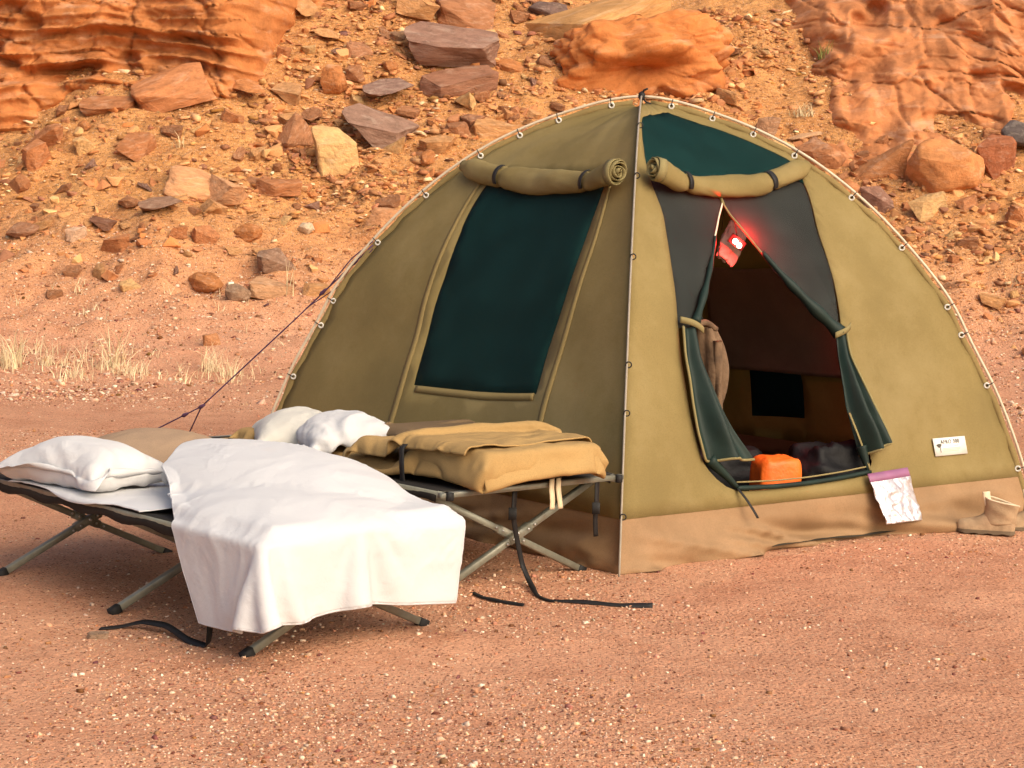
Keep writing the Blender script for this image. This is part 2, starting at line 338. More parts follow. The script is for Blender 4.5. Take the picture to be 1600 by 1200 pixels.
# ------------------------------------------------------------------ ground
def axis(lo, d0, d1, hi, step):
    def far(a, b, n): return a + (b-a)*(np.linspace(0, 1, n+1)[1:]**2)
    return np.concatenate([far(d0, lo, 26)[::-1], np.arange(d0, d1, step), far(d1, hi, 26)])
gx = axis(-90, -7.5, 6.5, 90, .05); gy = axis(-60, 4.2, 26.5, 75, .05)
GX, GY = np.meshgrid(gx, gy, indexing='ij'); GZ = terrain(GX, GY)
ground = mesh_obj('ground', np.stack([GX, GY, GZ], -1).reshape(-1, 3), [], 'ground')
me = bpy.data.meshes.new('ground'); nx, ny = len(gx), len(gy)
I, J = np.meshgrid(np.arange(nx-1), np.arange(ny-1), indexing='ij'); a = (I*ny+J).ravel()
quads = np.stack([a, a+ny, a+ny+1, a+1], 1)
def fast_mesh(name, V, F, mat, tint=None, smooth=True):
    """numpy quads or triangles -> mesh object"""
    V = np.asarray(V, np.float32); F = np.asarray(F, np.int32); k = F.shape[1]
    me = bpy.data.meshes.new(name); me.vertices.add(len(V)); me.vertices.foreach_set('co', V.ravel())
    me.loops.add(F.size); me.loops.foreach_set('vertex_index', F.ravel())
    me.polygons.add(len(F)); me.polygons.foreach_set('loop_start', np.arange(len(F), dtype=np.int32)*k)
    if smooth: me.polygons.foreach_set('use_smooth', np.ones(len(F), bool))
    me.update(calc_edges=True); me.validate(); me.materials.append(MT[mat])
    if tint is not None:
        at = me.attributes.new('tint', 'FLOAT_COLOR', 'POINT'); c = np.ones((len(V), 4), np.float32); c[:, :3] = tint; at.data.foreach_set('color', c.ravel())
    o = bpy.data.objects.new(name, me); col.objects.link(o); return o
bpy.data.objects.remove(ground)
ground = fast_mesh('ground', np.stack([GX, GY, GZ], -1).reshape(-1, 3), quads, 'ground'); ground['kind'] = 'structure'
# ------------------------------------------------------------------ bedrock outcrops
def outcrop(name, x0, x1, dx, q1, base_y, rise, amp, label, color, seed, edge0, edge1, strata):
    xs = np.arange(x0, x1, dx); qs = np.arange(-.5, q1, dx*.9); X, Q = np.meshgrid(xs, qs, indexing='ij')
    by = base_y(X); zb = terrain(X, by); lean = X*.10
    Z = zb + Q*rise[1]
    S = Z + lean + .25*fbm(X*.5, Q*.5, 0, 2, seed+40)
    d = amp[0]*fbm(X*.45, Q*.6, 0, 3, seed) + amp[1]*fbm(X*1.5, Q*2.0, 0, 3, seed+5)
    led = 1-np.abs(vnoise(X*.35, S*strata, 0, seed+9)); led2 = 1-np.abs(vnoise(X*.8, S*strata*2.3, 0, seed+12))
    d = d - amp[2]*led**3 - amp[2]*.5*led2**3
    d = d + amp[4]*(1-2*np.abs(fbm(X*2.1+3, S*2.1, 0, 3, seed+50)))
    pit = np.clip(fbm(X*1.7, S*2.6, 0, 2, seed+20)-.28, 0, 1)*amp[3]
    d = d + pit + .02*fbm(X*7, Q*9, 0, 3, seed+30)
    ck = cracks(X*1.15+.35*fbm(X*2, S*2, 0, 2, seed+60), S*1.7+.35*fbm(X*2+5, S*2, 0, 2, seed+61), seed+62); d = d + amp[5]*np.exp(-ck/.05)
    ck = cracks(X*2.9+.4*fbm(X*3, S*3, 0, 2, seed+64), S*4.6+.4*fbm(X*3+5, S*3, 0, 2, seed+65), seed+66); d = d + amp[5]*.4*np.exp(-ck/.07)
    k_ = S*strata*2.2; fr_ = k_-np.floor(k_); d = d - amp[2]*.45*(fr_**4-.2)*(.4+.6*sstep(-.3, .4, fbm(X*.6, S*.6, 0, 2, seed+70)))
    tuck = edge0[2]*sstep(edge0[0], edge0[1], X) + edge1[2]*sstep(edge1[0], edge1[1], X)
    Y = by + Q*rise[0] + d + tuck
    m_, n_ = X.shape; I, J = np.meshgrid(np.arange(m_-1), np.arange(n_-1), indexing='ij'); a = (I*n_+J).ravel()
    o = fast_mesh(name, np.stack([X, Y, Z], -1).reshape(-1, 3), np.stack([a, a+n_, a+n_+1, a+1], 1), 'bedrock')
    o.color = (*color, 1); tag(o, label, 'rock outcrop'); return o
outcrop('sandstone_outcrop', -9.6, -3.7, .023, 3.4, lambda x: 22.0+.06*(x+6)+.12*np.sin(x*1.9), (.42, .85), (.35, .12, .22, .8, .05, .10),
        'wavy layered orange bedrock outcrop above the stony slope, left of the scattered slabs', (.54, .205, .068), 3, (-4.7, -3.8, 1.6), (0, 1, 0), 2.6)
outcrop('sandstone_outcrop', 1.25, 6.6, .023, 3.4, lambda x: 22.35-.16*(x-1.6)+.22*np.sin(x*2.3), (.85, .75), (.50, .30, .13, .8, .08, .09),
        'smooth rounded orange bedrock outcrop rising behind the tent doorway side', (.54, .215, .085), 21, (2.7, 1.2, 1.3), (0, 1, 0), 1.3)
# ------------------------------------------------------------------ stones
def rock_mesh(seed, style, level=3):
    r = random.Random(seed); bm = bmesh.new(); pts = []
    n = {'slab': 16, 'block': 12, 'wedge': 8, 'boulder': 26}[style]
    for i in range(n):
        if style == 'boulder':
            v = Vector((r.gauss(0, 1), r.gauss(0, 1), r.gauss(0, 1))).normalized()*r.uniform(.85, 1.0); v.z *= .9
        else:
            v = Vector((r.uniform(-1, 1), r.uniform(-1, 1), r.choice((-1, 1))*r.uniform(.55, 1)))
            l = (abs(v.x)**3+abs(v.y)**3)**(1/3)
            if l > 1 or r.random() < .75: v.x /= l; v.y /= l
            if style == 'wedge': v.z *= .55+.45*v.x
        pts.append(v)
    for v in pts: bm.verts.new(v)
    bmesh.ops.convex_hull(bm, input=bm.verts); 
    bmesh.ops.delete(bm, geom=[v for v in bm.verts if not v.link_faces], context='VERTS')
    bmesh.ops.dissolve_limit(bm, angle_limit=R(12), verts=bm.verts, edges=bm.edges)
    bmesh.ops.bevel(bm, geom=bm.edges[:], offset=.07 if style != 'boulder' else .14, segments=2, affect='EDGES', profile=.6, clamp_overlap=True)
    bmesh.ops.triangulate(bm, faces=bm.faces)
    for _ in range(level-1):
        long_ = [e for e in bm.edges if e.calc_length() > .22]
        if long_: bmesh.ops.subdivide_edges(bm, edges=long_, cuts=1, use_grid_fill=False); bmesh.ops.triangulate(bm, faces=bm.faces)
    bmesh.ops.recalc_face_normals(bm, faces=bm.faces)
    bm.verts.ensure_lookup_table(); bm.normal_update()
    P = np.array([v.co[:] for v in bm.verts]); N = np.array([v.normal[:] for v in bm.verts])
    s = seed*3.1
    d = .10*fbm(P[:, 0]*1.3+s, P[:, 1]*1.3, P[:, 2]*1.3, 3, seed) + .035*fbm(P[:, 0]*4+s, P[:, 1]*4, P[:, 2]*4, 2, seed+2)
    if style != 'boulder': d = d - .05*(1-np.abs(vnoise(s+P[:, 0]*.5, P[:, 1]*.5, P[:, 2]*4.5, seed+4)))**2*(1-np.abs(N[:, 2]))
    P = P + N*d[:, None]
    me = bpy.data.meshes.new('stone_'+style)
    for v, p in zip(bm.verts, P): v.co = p
    bm.to_mesh(me); bm.free()
    me.polygons.foreach_set('use_smooth', [True]*len(me.polygons)); me.set_sharp_from_angle(angle=R(34)); me.materials.append(MT['rock']); return me
KIT = {k: [rock_mesh(i*7+j+1, k) for j in range(n)] for i, (k, n) in enumerate((('slab', 9), ('block', 9), ('wedge', 6), ('boulder', 6)))}
placed = []
def put_rock(name, x, y, w, h, style, color, label, group=None, k=None, rz=None, tilt=(0, 0), depth=None, sink=.3, bias=0):
    me = random.choice(KIT[style]) if k is None else KIT[style][k % len(KIT[style])]
    o = bpy.data.objects.new(name, me); col.objects.link(o)
    d = depth if depth else w*random.uniform(.6, .95)
    o.scale = (w/2, d/2, h/2); z = float(terrain(x, y))
    e = .25; sy = float(terrain(x, y+e)-terrain(x, y-e))/(2*e); sx = float(terrain(x+e, y)-terrain(x-e, y))/(2*e)
    n = Vector((-sx*.7, -sy*.7, 1)).normalized(); q = Vector((0, 0, 1)).rotation_difference(n)
    o.rotation_mode = 'QUATERNION'
    o.rotation_quaternion = q @ Matrix.Rotation(tilt[0], 3, 'Y').to_quaternion() @ Matrix.Rotation(tilt[1], 3, 'X').to_quaternion() @ Matrix.Rotation(random.uniform(-.5, .5) if rz is None else rz, 3, 'Z').to_quaternion()
    o.location = (x, y, z + h*(.5-sink) + bias); o.color = (*color, 1)
    tag(o, label, 'rock', group); placed.append((x, y, max(w, d)/2)); return o
RUST, TAN, CREAM, PURP, BRN, GREY, ORG = (.50, .205, .085), (.62, .315, .13), (.74, .44, .19), (.33, .185, .13), (.42, .185, .085), (.36, .205, .13), (.60, .24, .085)
hero = [
 (-2.17, 23.10, 1.20, .36, 'slab', PURP, 'long purple brown slab leaning on the upper talus slope', (.05, 0), 0),
 (-2.02, 22.62, .95, .26, 'slab', (.36, .17, .10), 'dark rust slab lying just below the long purple brown slab', (-.05, 0), 1),
 (-2.80, 22.35, .60, .26, 'slab', (.33, .20, .15), 'grey purple flat stone with pale rim above the tilted purple slab', (0, 0), 2),
 (-2.82, 21.60, .92, .34, 'slab', (.34, .20, .14), 'tilted purple grey slab propped above the cream boulder', (.16, 0), 3),
 (-3.25, 21.03, .68, .58, 'block', (.74, .46, .20), 'cracked cream yellow boulder, the palest large rock on the slope', (.05, 0), 0),
 (-2.59, 21.28, .32, .32, 'block', CREAM, 'small cream block beside the tilted purple grey slab', (.2, 0), 1),
 (-3.46, 22.38, .42, .48, 'boulder', ORG, 'upright orange rounded block left of the grey purple flat stone', (0, 0), 0),
 (-1.95, 22.26, .34, .24, 'wedge', CREAM, 'pale wedge shaped stone pointing up the slope below the rust slab', (-.4, 0), 0),
 (-1.70, 22.35, .26, .32, 'wedge', BRN, 'small upright brown stone leaning against the pale wedge stone', (.5, 0), 1),
 (-1.85, 22.02, .36, .30, 'wedge', (.43, .205, .11), 'brown triangular stone under the pale wedge stone', (.2, 0), 2),
 (-1.53, 21.95, .60, .22, 'slab', TAN, 'tan slab with shadowed lower edge above the tent crown', (.12, 0), 4),
 (-1.94, 21.72, .34, .20, 'block', BRN, 'brown block half buried left of the tan slab', (0, 0), 2),
 (-3.75, 20.54, .52, .17, 'slab', RUST, 'rust red flat stone at the end of the long pale slab', (-.1, 0), 5),
 (-2.56, 19.91, .36, .25, 'block', (.62, .30, .14), 'salmon block beside the tent bow, uphill of the guy rope', (.1, 0), 3),
 (-3.48, 19.09, .42, .25, 'block', (.33, .19, .12), 'grey brown rounded block on the lower slope uphill of the rope', (0, 0), 4),
 (-3.30, 19.72, .19, .18, 'boulder', (.82, .62, .42), 'small nearly white stone above the grey brown block', (0, 0), 1),
 (-5.13, 21.82, 1.15, .38, 'slab', (.60, .245, .10), 'broad smooth orange slab sloping from the foot of the layered outcrop', (-.22, 0), 6),
 (-4.41, 21.95, .56, .30, 'wedge', ORG, 'orange wedge stone right of the broad sloping slab', (.1, 0), 3),
 (-4.00, 22.18, .44, .26, 'wedge', (.55, .29, .13), 'ochre stone between orange wedge and upright orange block', (0, 0), 4),
 (-4.62, 20.28, .72, .22, 'slab', (.72, .36, .17), 'long pale peach slab with a dark undercut on the open slope', (.06, 0), 7),
 (-4.22, 20.24, .52, .27, 'slab', (.72, .38, .19), 'pale peach slab end lying across the long pale slab', (-.15, 0), 8),
 (-5.40, 20.90, .46, .24, 'block', RUST, 'rust block alone on the gravel below the layered outcrop', (0, 0), 5),
 (-5.94, 21.70, .66, .12, 'slab', RUST, 'thin flat rust plate at the foot of the layered outcrop', (0, 0), 0),
 (-5.21, 19.91, .26, .17, 'boulder', BRN, 'round brown stone below the long pale peach slab', (0, 0), 2),
 (-4.82, 19.69, .46, .18, 'slab', GREY, 'greyish flat stone next to the round brown stone', (0, 0), 2),
 (-5.59, 19.28, .23, .16, 'block', (.74, .47, .30), 'small salmon pale stone on gravel, left of the greyish flat stone', (0, 0), 6),
 (-6.20, 19.43, .36, .18, 'boulder', (.36, .17, .09), 'dark rounded stone near the slope edge below the rust block', (0, 0), 3),
 (-5.39, 19.54, .30, .10, 'slab', (.27, .12, .07), 'thin dark red plate between two pale stones', (0, 0), 3),
 (-3.75, 18.40, .30, .24, 'boulder', (.38, .24, .15), 'brown grey boulder at the foot of the slope beside straw stalks', (0, 0), 4),
 (-3.47, 18.62, .46, .17, 'slab', (.60, .33, .17), 'tan slab with black gap beneath, beside the brown grey boulder', (.18, 0), 4),
 (-3.03, 18.65, .30, .16, 'block', TAN, 'tan block at the slope foot close to the guy rope', (0, 0), 7),
 (-3.74, 17.25, .18, .16, 'block', (.60, .27, .12), 'lone orange stone on the flat ground near the dry grass', (0, 0), 8),
 (.84, 23.60, .52, .38, 'block', (.44, .215, .11), 'brown boulder right of the big orange overhanging boulder', (0, 0), 0),
 (4.45, 22.20, .62, .44, 'boulder', (.16, .125, .11), 'dark grey boulder under the edge of the smooth outcrop', (0, 0), 5),
 (1.59, 22.70, .36, .26, 'block', (.43, .225, .12), 'brown stone above the tent crown left of the dry white shrub', (0, 0), 3),
 (2.02, 22.70, .42, .20, 'wedge', (.66, .38, .20), 'pale peach wedge resting against the smooth outcrop', (-.2, 0), 5),
 (2.17, 22.25, .70, .56, 'boulder', (.46, .20, .09), 'rounded brown boulder behind the tent door bow', (0, 0), 2),
 (2.80, 22.0, .85, .62, 'block', (.56, .245, .10), 'cracked orange block next to the rounded brown boulder', (0, 0), 1),
 (3.49, 21.62, 1.0, .80, 'boulder', (.62, .265, .10), 'large rounded orange block fallen from the smooth outcrop', (.1, 0), 4),
 (4.05, 21.75, .46, .50, 'block', (.42, .15, .07), 'deep red block beside the large rounded orange block', (0, 0), 5),
 (-.42, 24.10, 1.9, .55, 'slab', (.62, .33, .125), 'ochre slab lying across the top of the big orange boulder', (-.25, 0), 5),
 (-1.05, 24.55, .62, .30, 'boulder', (.20, .125, .10), 'dark brown boulder left of the ochre slab', (0, 0), 1),
 (-1.99, 24.10, .95, .34, 'slab', (.43, .19, .09), 'rust slab at the top of the talus above the long purple slab', (.1, 0), 6),
 (-1.80, 23.72, .44, .18, 'wedge', CREAM, 'cream sliver between the rust slab and the long purple slab', (0, 0), 1),
 (-3.26, 22.99, .38, .22, 'slab', (.50, .235, .12), 'salmon plate lying high on the talus', (0, 0), 7),
 (-2.71, 23.37, .42, .22, 'block', (.36, .20, .11), 'brown block left of the long purple brown slab', (0, 0), 8),
 (-2.64, 23.95, .62, .26, 'slab', TAN, 'tan plate at the top edge of the talus', (0, 0), 8),
 (-1.90, 6.83, .085, .03, 'slab', (.52, .34, .22), 'small flat tan stone beside the black strap on the ground', (0, 0), 1),
]
for x, y, w, h, st, c, lab, tl, k in hero:
    put_rock('rock', x, y, w, h, st, c, lab, k=k, tilt=tl, sink=.22, rz=random.uniform(-.25, .25))
# the big overhanging boulder: its own mesh, hollowed on the side that faces the tent
def big_boulder():
    n, m = 170, 130; th = np.linspace(0, 2*np.pi, n, endpoint=False); ph = np.linspace(.02, np.pi-.02, m)
    T, P_ = np.meshgrid(th, ph, indexing='ij'); X = np.cos(T)*np.sin(P_); Y = np.sin(T)*np.sin(P_); Z = np.cos(P_)
    sq = lambda v, e: np.sign(v)*np.abs(v)**e
    X, Y, Z = sq(X, .7), sq(Y, .7), sq(Z, .75)
    d = 1 + .38*fbm(X*1.3+3, Y*1.3, Z*1.3, 3, 77) + .10*fbm(X*4, Y*4, Z*4, 3, 78) + .10*(np.abs(vnoise(X*2.2, Y*2.2, Z*2.2+5, 80))-.3)
    hol = np.exp(-((X+.1)**2/.30+(Z+.42)**2/.10))*sstep(.3, -.2, Y)*.9
    d = d - hol + .42*np.exp(-((X-.05)**2/.16+(Z-.18)**2/.07))*sstep(.2, -.3, Y)
    cre = .06*(1-np.abs(vnoise(X*1.2, Y*1.2, (Z+.3*X)*3.5, 79)))**3; d = d-cre-.05*np.exp(-cracks(X*1.3+.4*fbm(X*2, Z*2, Y, 2, 81), Z*1.7+.4*fbm(X*2, Z*2, Y+4, 2, 82)+Y, 83)/.06)-.04*(1-np.abs(fbm(X*2.4, Y*2.4, Z*3, 3, 84)))**2; d = np.maximum(d, .3)
    V = np.stack([X*d*1.02, Y*d*.6, Z*d*.56], -1).reshape(-1, 3); F = []
    for i in range(n):
        for j in range(m-1): k = (i+1) % n; F.append((i*m+j, i*m+j+1, k*m+j+1, k*m+j))
    o = mesh_obj('boulder', V, F, 'bedrock'); o.location = (.12, 23.45, float(terrain(.1, 23.4))+.24); o.rotation_euler = (0, -.12, .1); o.color = (.60, .22, .068, 1)
    return tag(o, 'big orange boulder with a hollow overhang above the tent crown', 'boulder')
big_boulder(); placed.append((.1, 23.4, .9))
# the talus: countable stones
KINDS = [('rust red angular stone', RUST, 'block'), ('tan flat stone', TAN, 'slab'), ('brown flat stone', BRN, 'slab'), ('cream angular stone', CREAM, 'block'), ('orange rounded stone', ORG, 'boulder'), ('purple brown wedge stone', (.30, .155, .105), 'wedge')]
ANCHOR = [(-2.17, 23.1, 'the long purple brown slab'), (-3.25, 21.03, 'the cracked cream yellow boulder'), (-2.82, 21.6, 'the tilted purple grey slab'), (.1, 23.4, 'the big overhanging orange boulder'), (-5.13, 21.82, 'the broad sloping orange slab'), (-4.5, 20.28, 'the long pale peach slab'),
          (-5.21, 19.9, 'the round brown stone'), (-3.6, 18.5, 'the brown grey boulder'), (3.49, 21.6, 'the large rounded orange block'), (2.17, 22.25, 'the rounded brown boulder'), (-1.53, 21.95, 'the tan slab above the tent crown'), (-2.56, 19.91, 'the salmon block beside the tent bow'), (-3.46, 22.38, 'the upright orange block'),
          (-1.99, 24.1, 'the rust slab atop the talus'), (4.1, 19.9, 'the straw stalks beyond the tent door'), (-4.26, 23.4, 'the pale dry shrub'), (-6.2, 19.43, 'the dark rounded stone'), (-5.4, 20.9, 'the lone rust block'), (-3.75, 20.54, 'the rust red flat stone'), (-.42, 24.2, 'the ochre slab'), (-2.64, 23.95, 'the tan plate')]
def where(x, y):
    a = min(ANCHOR, key=lambda q: (q[0]-x)**2+(q[1]-y)**2); d = y-a[1]; return ('uphill of ' if d > .3 else 'downhill of ' if d < -.3 else 'beside ')+a[2]
def dens(x, y):
    s = y - 18.3
    if x < -4.2: return .38 if s > .6 else .15
    if x < .3: return 1.0 if s > 2.0 else .22
    return .85 if s > 2.2 else .2
cnt = 0; tries = 0
while cnt < 285 and tries < 9000:
    tries += 1
    y = random.uniform(18.2, 24.9); x = random.uniform(-.33*y-.6, .21*y+.3)
    p = dens(x, y)
    if random.random() > p*(.55+.45*float(vnoise(x*.9, y*.9, 0, 61))): continue
    w = min(.62, random.lognormvariate(math.log(.23), .5))
    if x > .3 and y > 22.6 and x > 1.3: continue
    if x < -4.3 and y > 22.0: continue
    if any((x-a)**2+(y-b)**2 < (.8*(rr+w/2))**2 for a, b, rr in placed): continue
    nm, c, st = random.choices(KINDS, (3, 4, 4, 2, 2, 1.4))[0]
    v = random.uniform(.8, 1.2); c = tuple(min(.85, q*v) for q in c)
    h = w*(random.uniform(.28, .5) if st == 'slab' else random.uniform(.45, .8))
    big = 'small' if w < .2 else 'medium' if w < .34 else 'large'; put_rock('stone', x, y, w, h, st, c, '%s %s %s' % (big, nm, where(x, y)), '%s %ss %s' % (big, nm, where(x, y)), tilt=(random.uniform(-.3, .3), random.uniform(-.3, .3)), sink=.25, rz=random.uniform(0, 6.28)); cnt += 1
# ------------------------------------------------------------------ the rest of the talus: rubble packed between the countable stones
def rubble(n):
    kit = []
    for k in range(14):
        me = rock_mesh(200+k, ('slab', 'block', 'wedge')[k % 3], 1); V = np.array([v.co[:] for v in me.vertices]); F = []
        for p in me.polygons:
            q = list(p.vertices); F += [(q[0], q[i], q[i+1]) for i in range(1, len(q)-1)]
        kit.append((V, np.array(F))); bpy.data.meshes.remove(me)
    Vs, Fs, Cs = [], [], []; b = 0; done = 0
    pal = np.array([RUST, TAN, BRN, CREAM, ORG, (.52, .245, .10), (.36, .16, .085)]); wt = np.array([3, 3, 3, .7, 1.5, 3, 1.2]); wt /= wt.sum()
    while done < n:
        y = rng.uniform(18.6, 25.2); x = rng.uniform(-.33*y-.5, .21*y+.2)
        if rng.uniform() > dens(x, y)*(.45+.55*float(vnoise(x*.8, y*.8, 0, 63))): continue
        if (x < -4.4 and y > 22.1) or (x > 1.5 and y > 22.6): continue
        V, F = kit[rng.integers(len(kit))]; w = float(np.clip(rng.lognormal(math.log(.10), .38), .05, .22)); h = w*rng.uniform(.25, .6)
        P = V*np.array([w/2, w*rng.uniform(.5, .9)/2, h/2]); Rm = np.array(Matrix.Rotation(rng.normal(-.35, .3), 3, 'X').inverted() @ Matrix.Rotation(rng.normal(0, .3), 3, 'Y') @ Matrix.Rotation(rng.uniform(0, 6.28), 3, 'Z'))
        P = P@Rm.T+np.array([x, y, float(terrain(x, y))+h*.12]); Vs.append(P); Fs.append(F+b); b += len(P); Cs.append(np.repeat((pal[rng.choice(7, p=wt)]*rng.uniform(.8, 1.2))[None], len(P), 0)); done += 1
    o = fast_mesh('rubble', np.concatenate(Vs), np.concatenate(Fs), 'pebble', np.concatenate(Cs), smooth=False); return tag(o, 'angular sandstone rubble packed across the talus slope', 'rubble', kind='stuff')
rubble(2600)
# ------------------------------------------------------------------ scree, pebbles (uncountable)
def pebbles(name, xy, size, tint, label, flat=.62, sink=.35):
    B = np.array([(-1, -1, -1), (1, -1, -1), (1, 1, -1), (-1, 1, -1), (-1, -1, 1), (1, -1, 1), (1, 1, 1), (-1, 1, 1)], float)*.62
    FI = np.array([(0, 3, 2), (0, 2, 1), (4, 5, 6), (4, 6, 7), (0, 1, 5), (0, 5, 4), (1, 2, 6), (1, 6, 5), (2, 3, 7), (2, 7, 6), (3, 0, 4), (3, 4, 7)])
    n = len(xy); V = B[None]*rng.uniform(.55, 1.25, (n, 8, 3)); V[:, 4:, :2] *= rng.uniform(.45, .95, (n, 1, 1))
    sx = rng.uniform(.8, 1.7, n); sy = rng.uniform(.5, 1.0, n); sz = flat*rng.uniform(.6, 1.2, n)
    V = V*np.stack([sx, sy, sz], -1)[:, None]*size[:, None, None]/2
    tl = rng.normal(0, .25, n); c, s = np.cos(tl), np.sin(tl); V = np.stack([c[:, None]*V[..., 0]+s[:, None]*V[..., 2], V[..., 1], -s[:, None]*V[..., 0]+c[:, None]*V[..., 2]], -1)
    a = rng.uniform(0, 2*np.pi, n); c, s = np.cos(a)[:, None], np.sin(a)[:, None]; V = np.stack([c*V[..., 0]-s*V[..., 1], s*V[..., 0]+c*V[..., 1], V[..., 2]], -1)
    z = terrain(xy[:, 0], xy[:, 1]) + size*flat*(.5-sink)
    V += np.concatenate([xy, z[:, None]], 1)[:, None]
    o = fast_mesh(name, V.reshape(-1, 3), (FI[None]+8*np.arange(n)[:, None, None]).reshape(-1, 3), 'pebble', np.repeat(tint, 8, 0), smooth=False)
    return tag(o, label, 'gravel', kind='stuff')
def tints(n, pal, wts, spread=.16):
    k = rng.choice(len(pal), n, p=np.array(wts)/sum(wts)); c = np.array(pal)[k]; return np.clip(c*(1+rng.normal(0, spread, (n, 1)))+rng.normal(0, .012, (n, 3)), .01, .86)
PAL = [(.76, .57, .42), (.58, .325, .20), (.46, .21, .115), (.20, .08, .045), (.66, .42, .27)]
def scatter(n, y0, y1, dens, power=1.0):
    out = []; tot = 0
    while tot < n:
        y = y0+(y1-y0)*rng.uniform(0, 1, n)**power; x = rng.uniform(-.345, .235, n)*y + rng.uniform(-.5, .5, n)
        keep = rng.uniform(0, 1, n) < dens(x, y); out.append(np.stack([x, y], 1)[keep]); tot += keep.sum()
    return np.concatenate(out)[:n]
N1 = 56000
def dens_near(x, y):
    d = .07+.93*sstep(-.22, .30, fbm(x*.55, y*.75, 0, 5, 88)); return d*(1-.6*sstep(-.6, -2.2, x)*sstep(9, 6.5, y))
xy = scatter(N1, 4.8, 15.5, dens_near, 1.1); sz = np.clip(rng.lognormal(math.log(.0080), .52, N1), .0035, .034)
pebbles('gravel', xy, sz, tints(N1, PAL, (1.9, 2.4, 3.0, 1.4, 1.4)), 'loose pale and red pebbles strewn over the flat camp ground')
N2 = 26000
xy = scatter(N2, 14.5, 19.5, lambda x, y: .25+.75*sstep(-.3, .3, fbm(x*.6, y*.6, 0, 3, 89)), 1.0); sz = np.clip(rng.lognormal(math.log(.018), .55, N2), .007, .09)
pebbles('scree', xy, sz, tints(N2, PAL, (2.4, 2.4, 3, 1.3, 1.6)), 'small broken stones covering the foot of the slope')
N3 = 34000
xy = scatter(N3, 18.8, 25.3, lambda x, y: np.where(x < -4.2, .4, 1.0)*(.25+.75*sstep(-.35, .3, fbm(x*.7, y*.7, 0, 3, 90))), 1.0); sz = np.clip(rng.lognormal(math.log(.036), .75, N3), .012, .22)*sstep(17.5, 21.5, xy[:, 1])
pebbles('scree', xy, sz, tints(N3, [(.66, .36, .165), (.58, .27, .11), (.46, .20, .08), (.30, .135, .07), (.78, .54, .31)], (2.2, 3.6, 3.2, .8, 1.0)), 'broken sandstone chips filling the talus between the larger stones', .38, .32)
# ------------------------------------------------------------------ dry plants
def blades(clumps, seed, hmin=.08, hmax=.3, c=(.80, .66, .42), w=.004):
    r = np.random.default_rng(seed); V = []; F = []; C = []
    for (x, y, n, rad, hs) in clumps:
        for i in range(n):
            a, q = r.uniform(0, 6.28), rad*r.uniform(0, 1)**.7; bx, by = x+q*np.cos(a), y+q*np.sin(a); bz = float(terrain(bx, by))-.01
            L = hs*r.uniform(hmin, hmax); lean = r.normal(0, .45, 2); dv = r.uniform(0, 6.28); sx, sy = np.cos(dv)*w, np.sin(dv)*w; b = len(V)
            for k in range(4):
                f = k/3; cx = bx+lean[0]*L*f*f; cy = by+lean[1]*L*f*f; cz = bz+L*f*(1-.25*f*abs(lean).max()); ww = 1-.85*f
                V += [(cx-sx*ww, cy-sy*ww, cz), (cx+sx*ww, cy+sy*ww, cz)]
            for k in range(3): F.append((b+2*k, b+2*k+1, b+2*k+3, b+2*k+2))
            cc = np.array(c)*r.uniform(.65, 1.25); C += [cc]*8
    return np.array(V), np.array(F), np.array(C)
cl = [(random.uniform(-5.7, -3.1), random.gauss(16.35, .28)+.25*0, random.choice((3, 6, 9, 14, 30, 46)), random.uniform(.04, .22), random.uniform(.35, 1.25)) for _ in range(48)]
cl += [(random.uniform(-6.5, -1.5), random.uniform(16.0, 18.6), random.randint(3, 9), .06, random.uniform(.3, .8)) for _ in range(40)]
V, F, C = blades(cl, 5); g = fast_mesh('dry_grass', V, F, 'straw', C); tag(g, 'sparse straw coloured grass along the foot of the slope', 'grass', kind='stuff')
tufts = [(-3.28, 18.55, 9, .08, 1.5, 'thin straw stalks standing beside the tan slab with a black gap'), (-5.30, 16.30, 34, .13, 1.5, 'pale dry grass tuft, fullest at the slope foot far from the tent'),
         (-4.45, 16.55, 30, .10, 1.7, 'tall sparse straw tuft in the middle of the dry grass strip'), (-4.26, 23.45, 60, .16, .9, 'pale dry shrub at the corner of the layered outcrop'),
         (2.02, 23.0, 70, .16, .75, 'whitish dry shrub beside the pale peach wedge'), (4.0, 19.9, 14, .12, 1.1, 'few straw stalks on the slope beyond the tent door side'), (-4.95, 21.0, 12, .10, .8, 'small dry tuft above the long pale peach slab')]
for i, (x, y, n, rad, hs, lab) in enumerate(tufts):
    V, F, C = blades([(0, 0, n, rad, hs)], 40+i, c=(.74, .60, .36), w=.006); V = V + 0
    dz = terrain(V[:, 0]+x, V[:, 1]+y) - terrain(V[:, 0], V[:, 1])
    V[:, 2] += terrain(x, y)-terrain(0, 0); o = fast_mesh('grass_tuft', V-np.array([0, 0, float(terrain(x, y))]), F, 'straw', C); o.location = (x, y, float(terrain(x, y))); tag(o, lab, 'dry plant')
V, F, C = blades([(0, 0, 60, .12, .9)], 66, c=(.30, .30, .09), w=.008); x, y = 2.40, 24.1
o = fast_mesh('shrub', V-np.array([0, 0, float(terrain(0, 0))]), F, 'straw', C); o.location = (x, y, float(terrain(x, y))+.15); tag(o, 'small green shrub growing on the smooth outcrop', 'shrub')
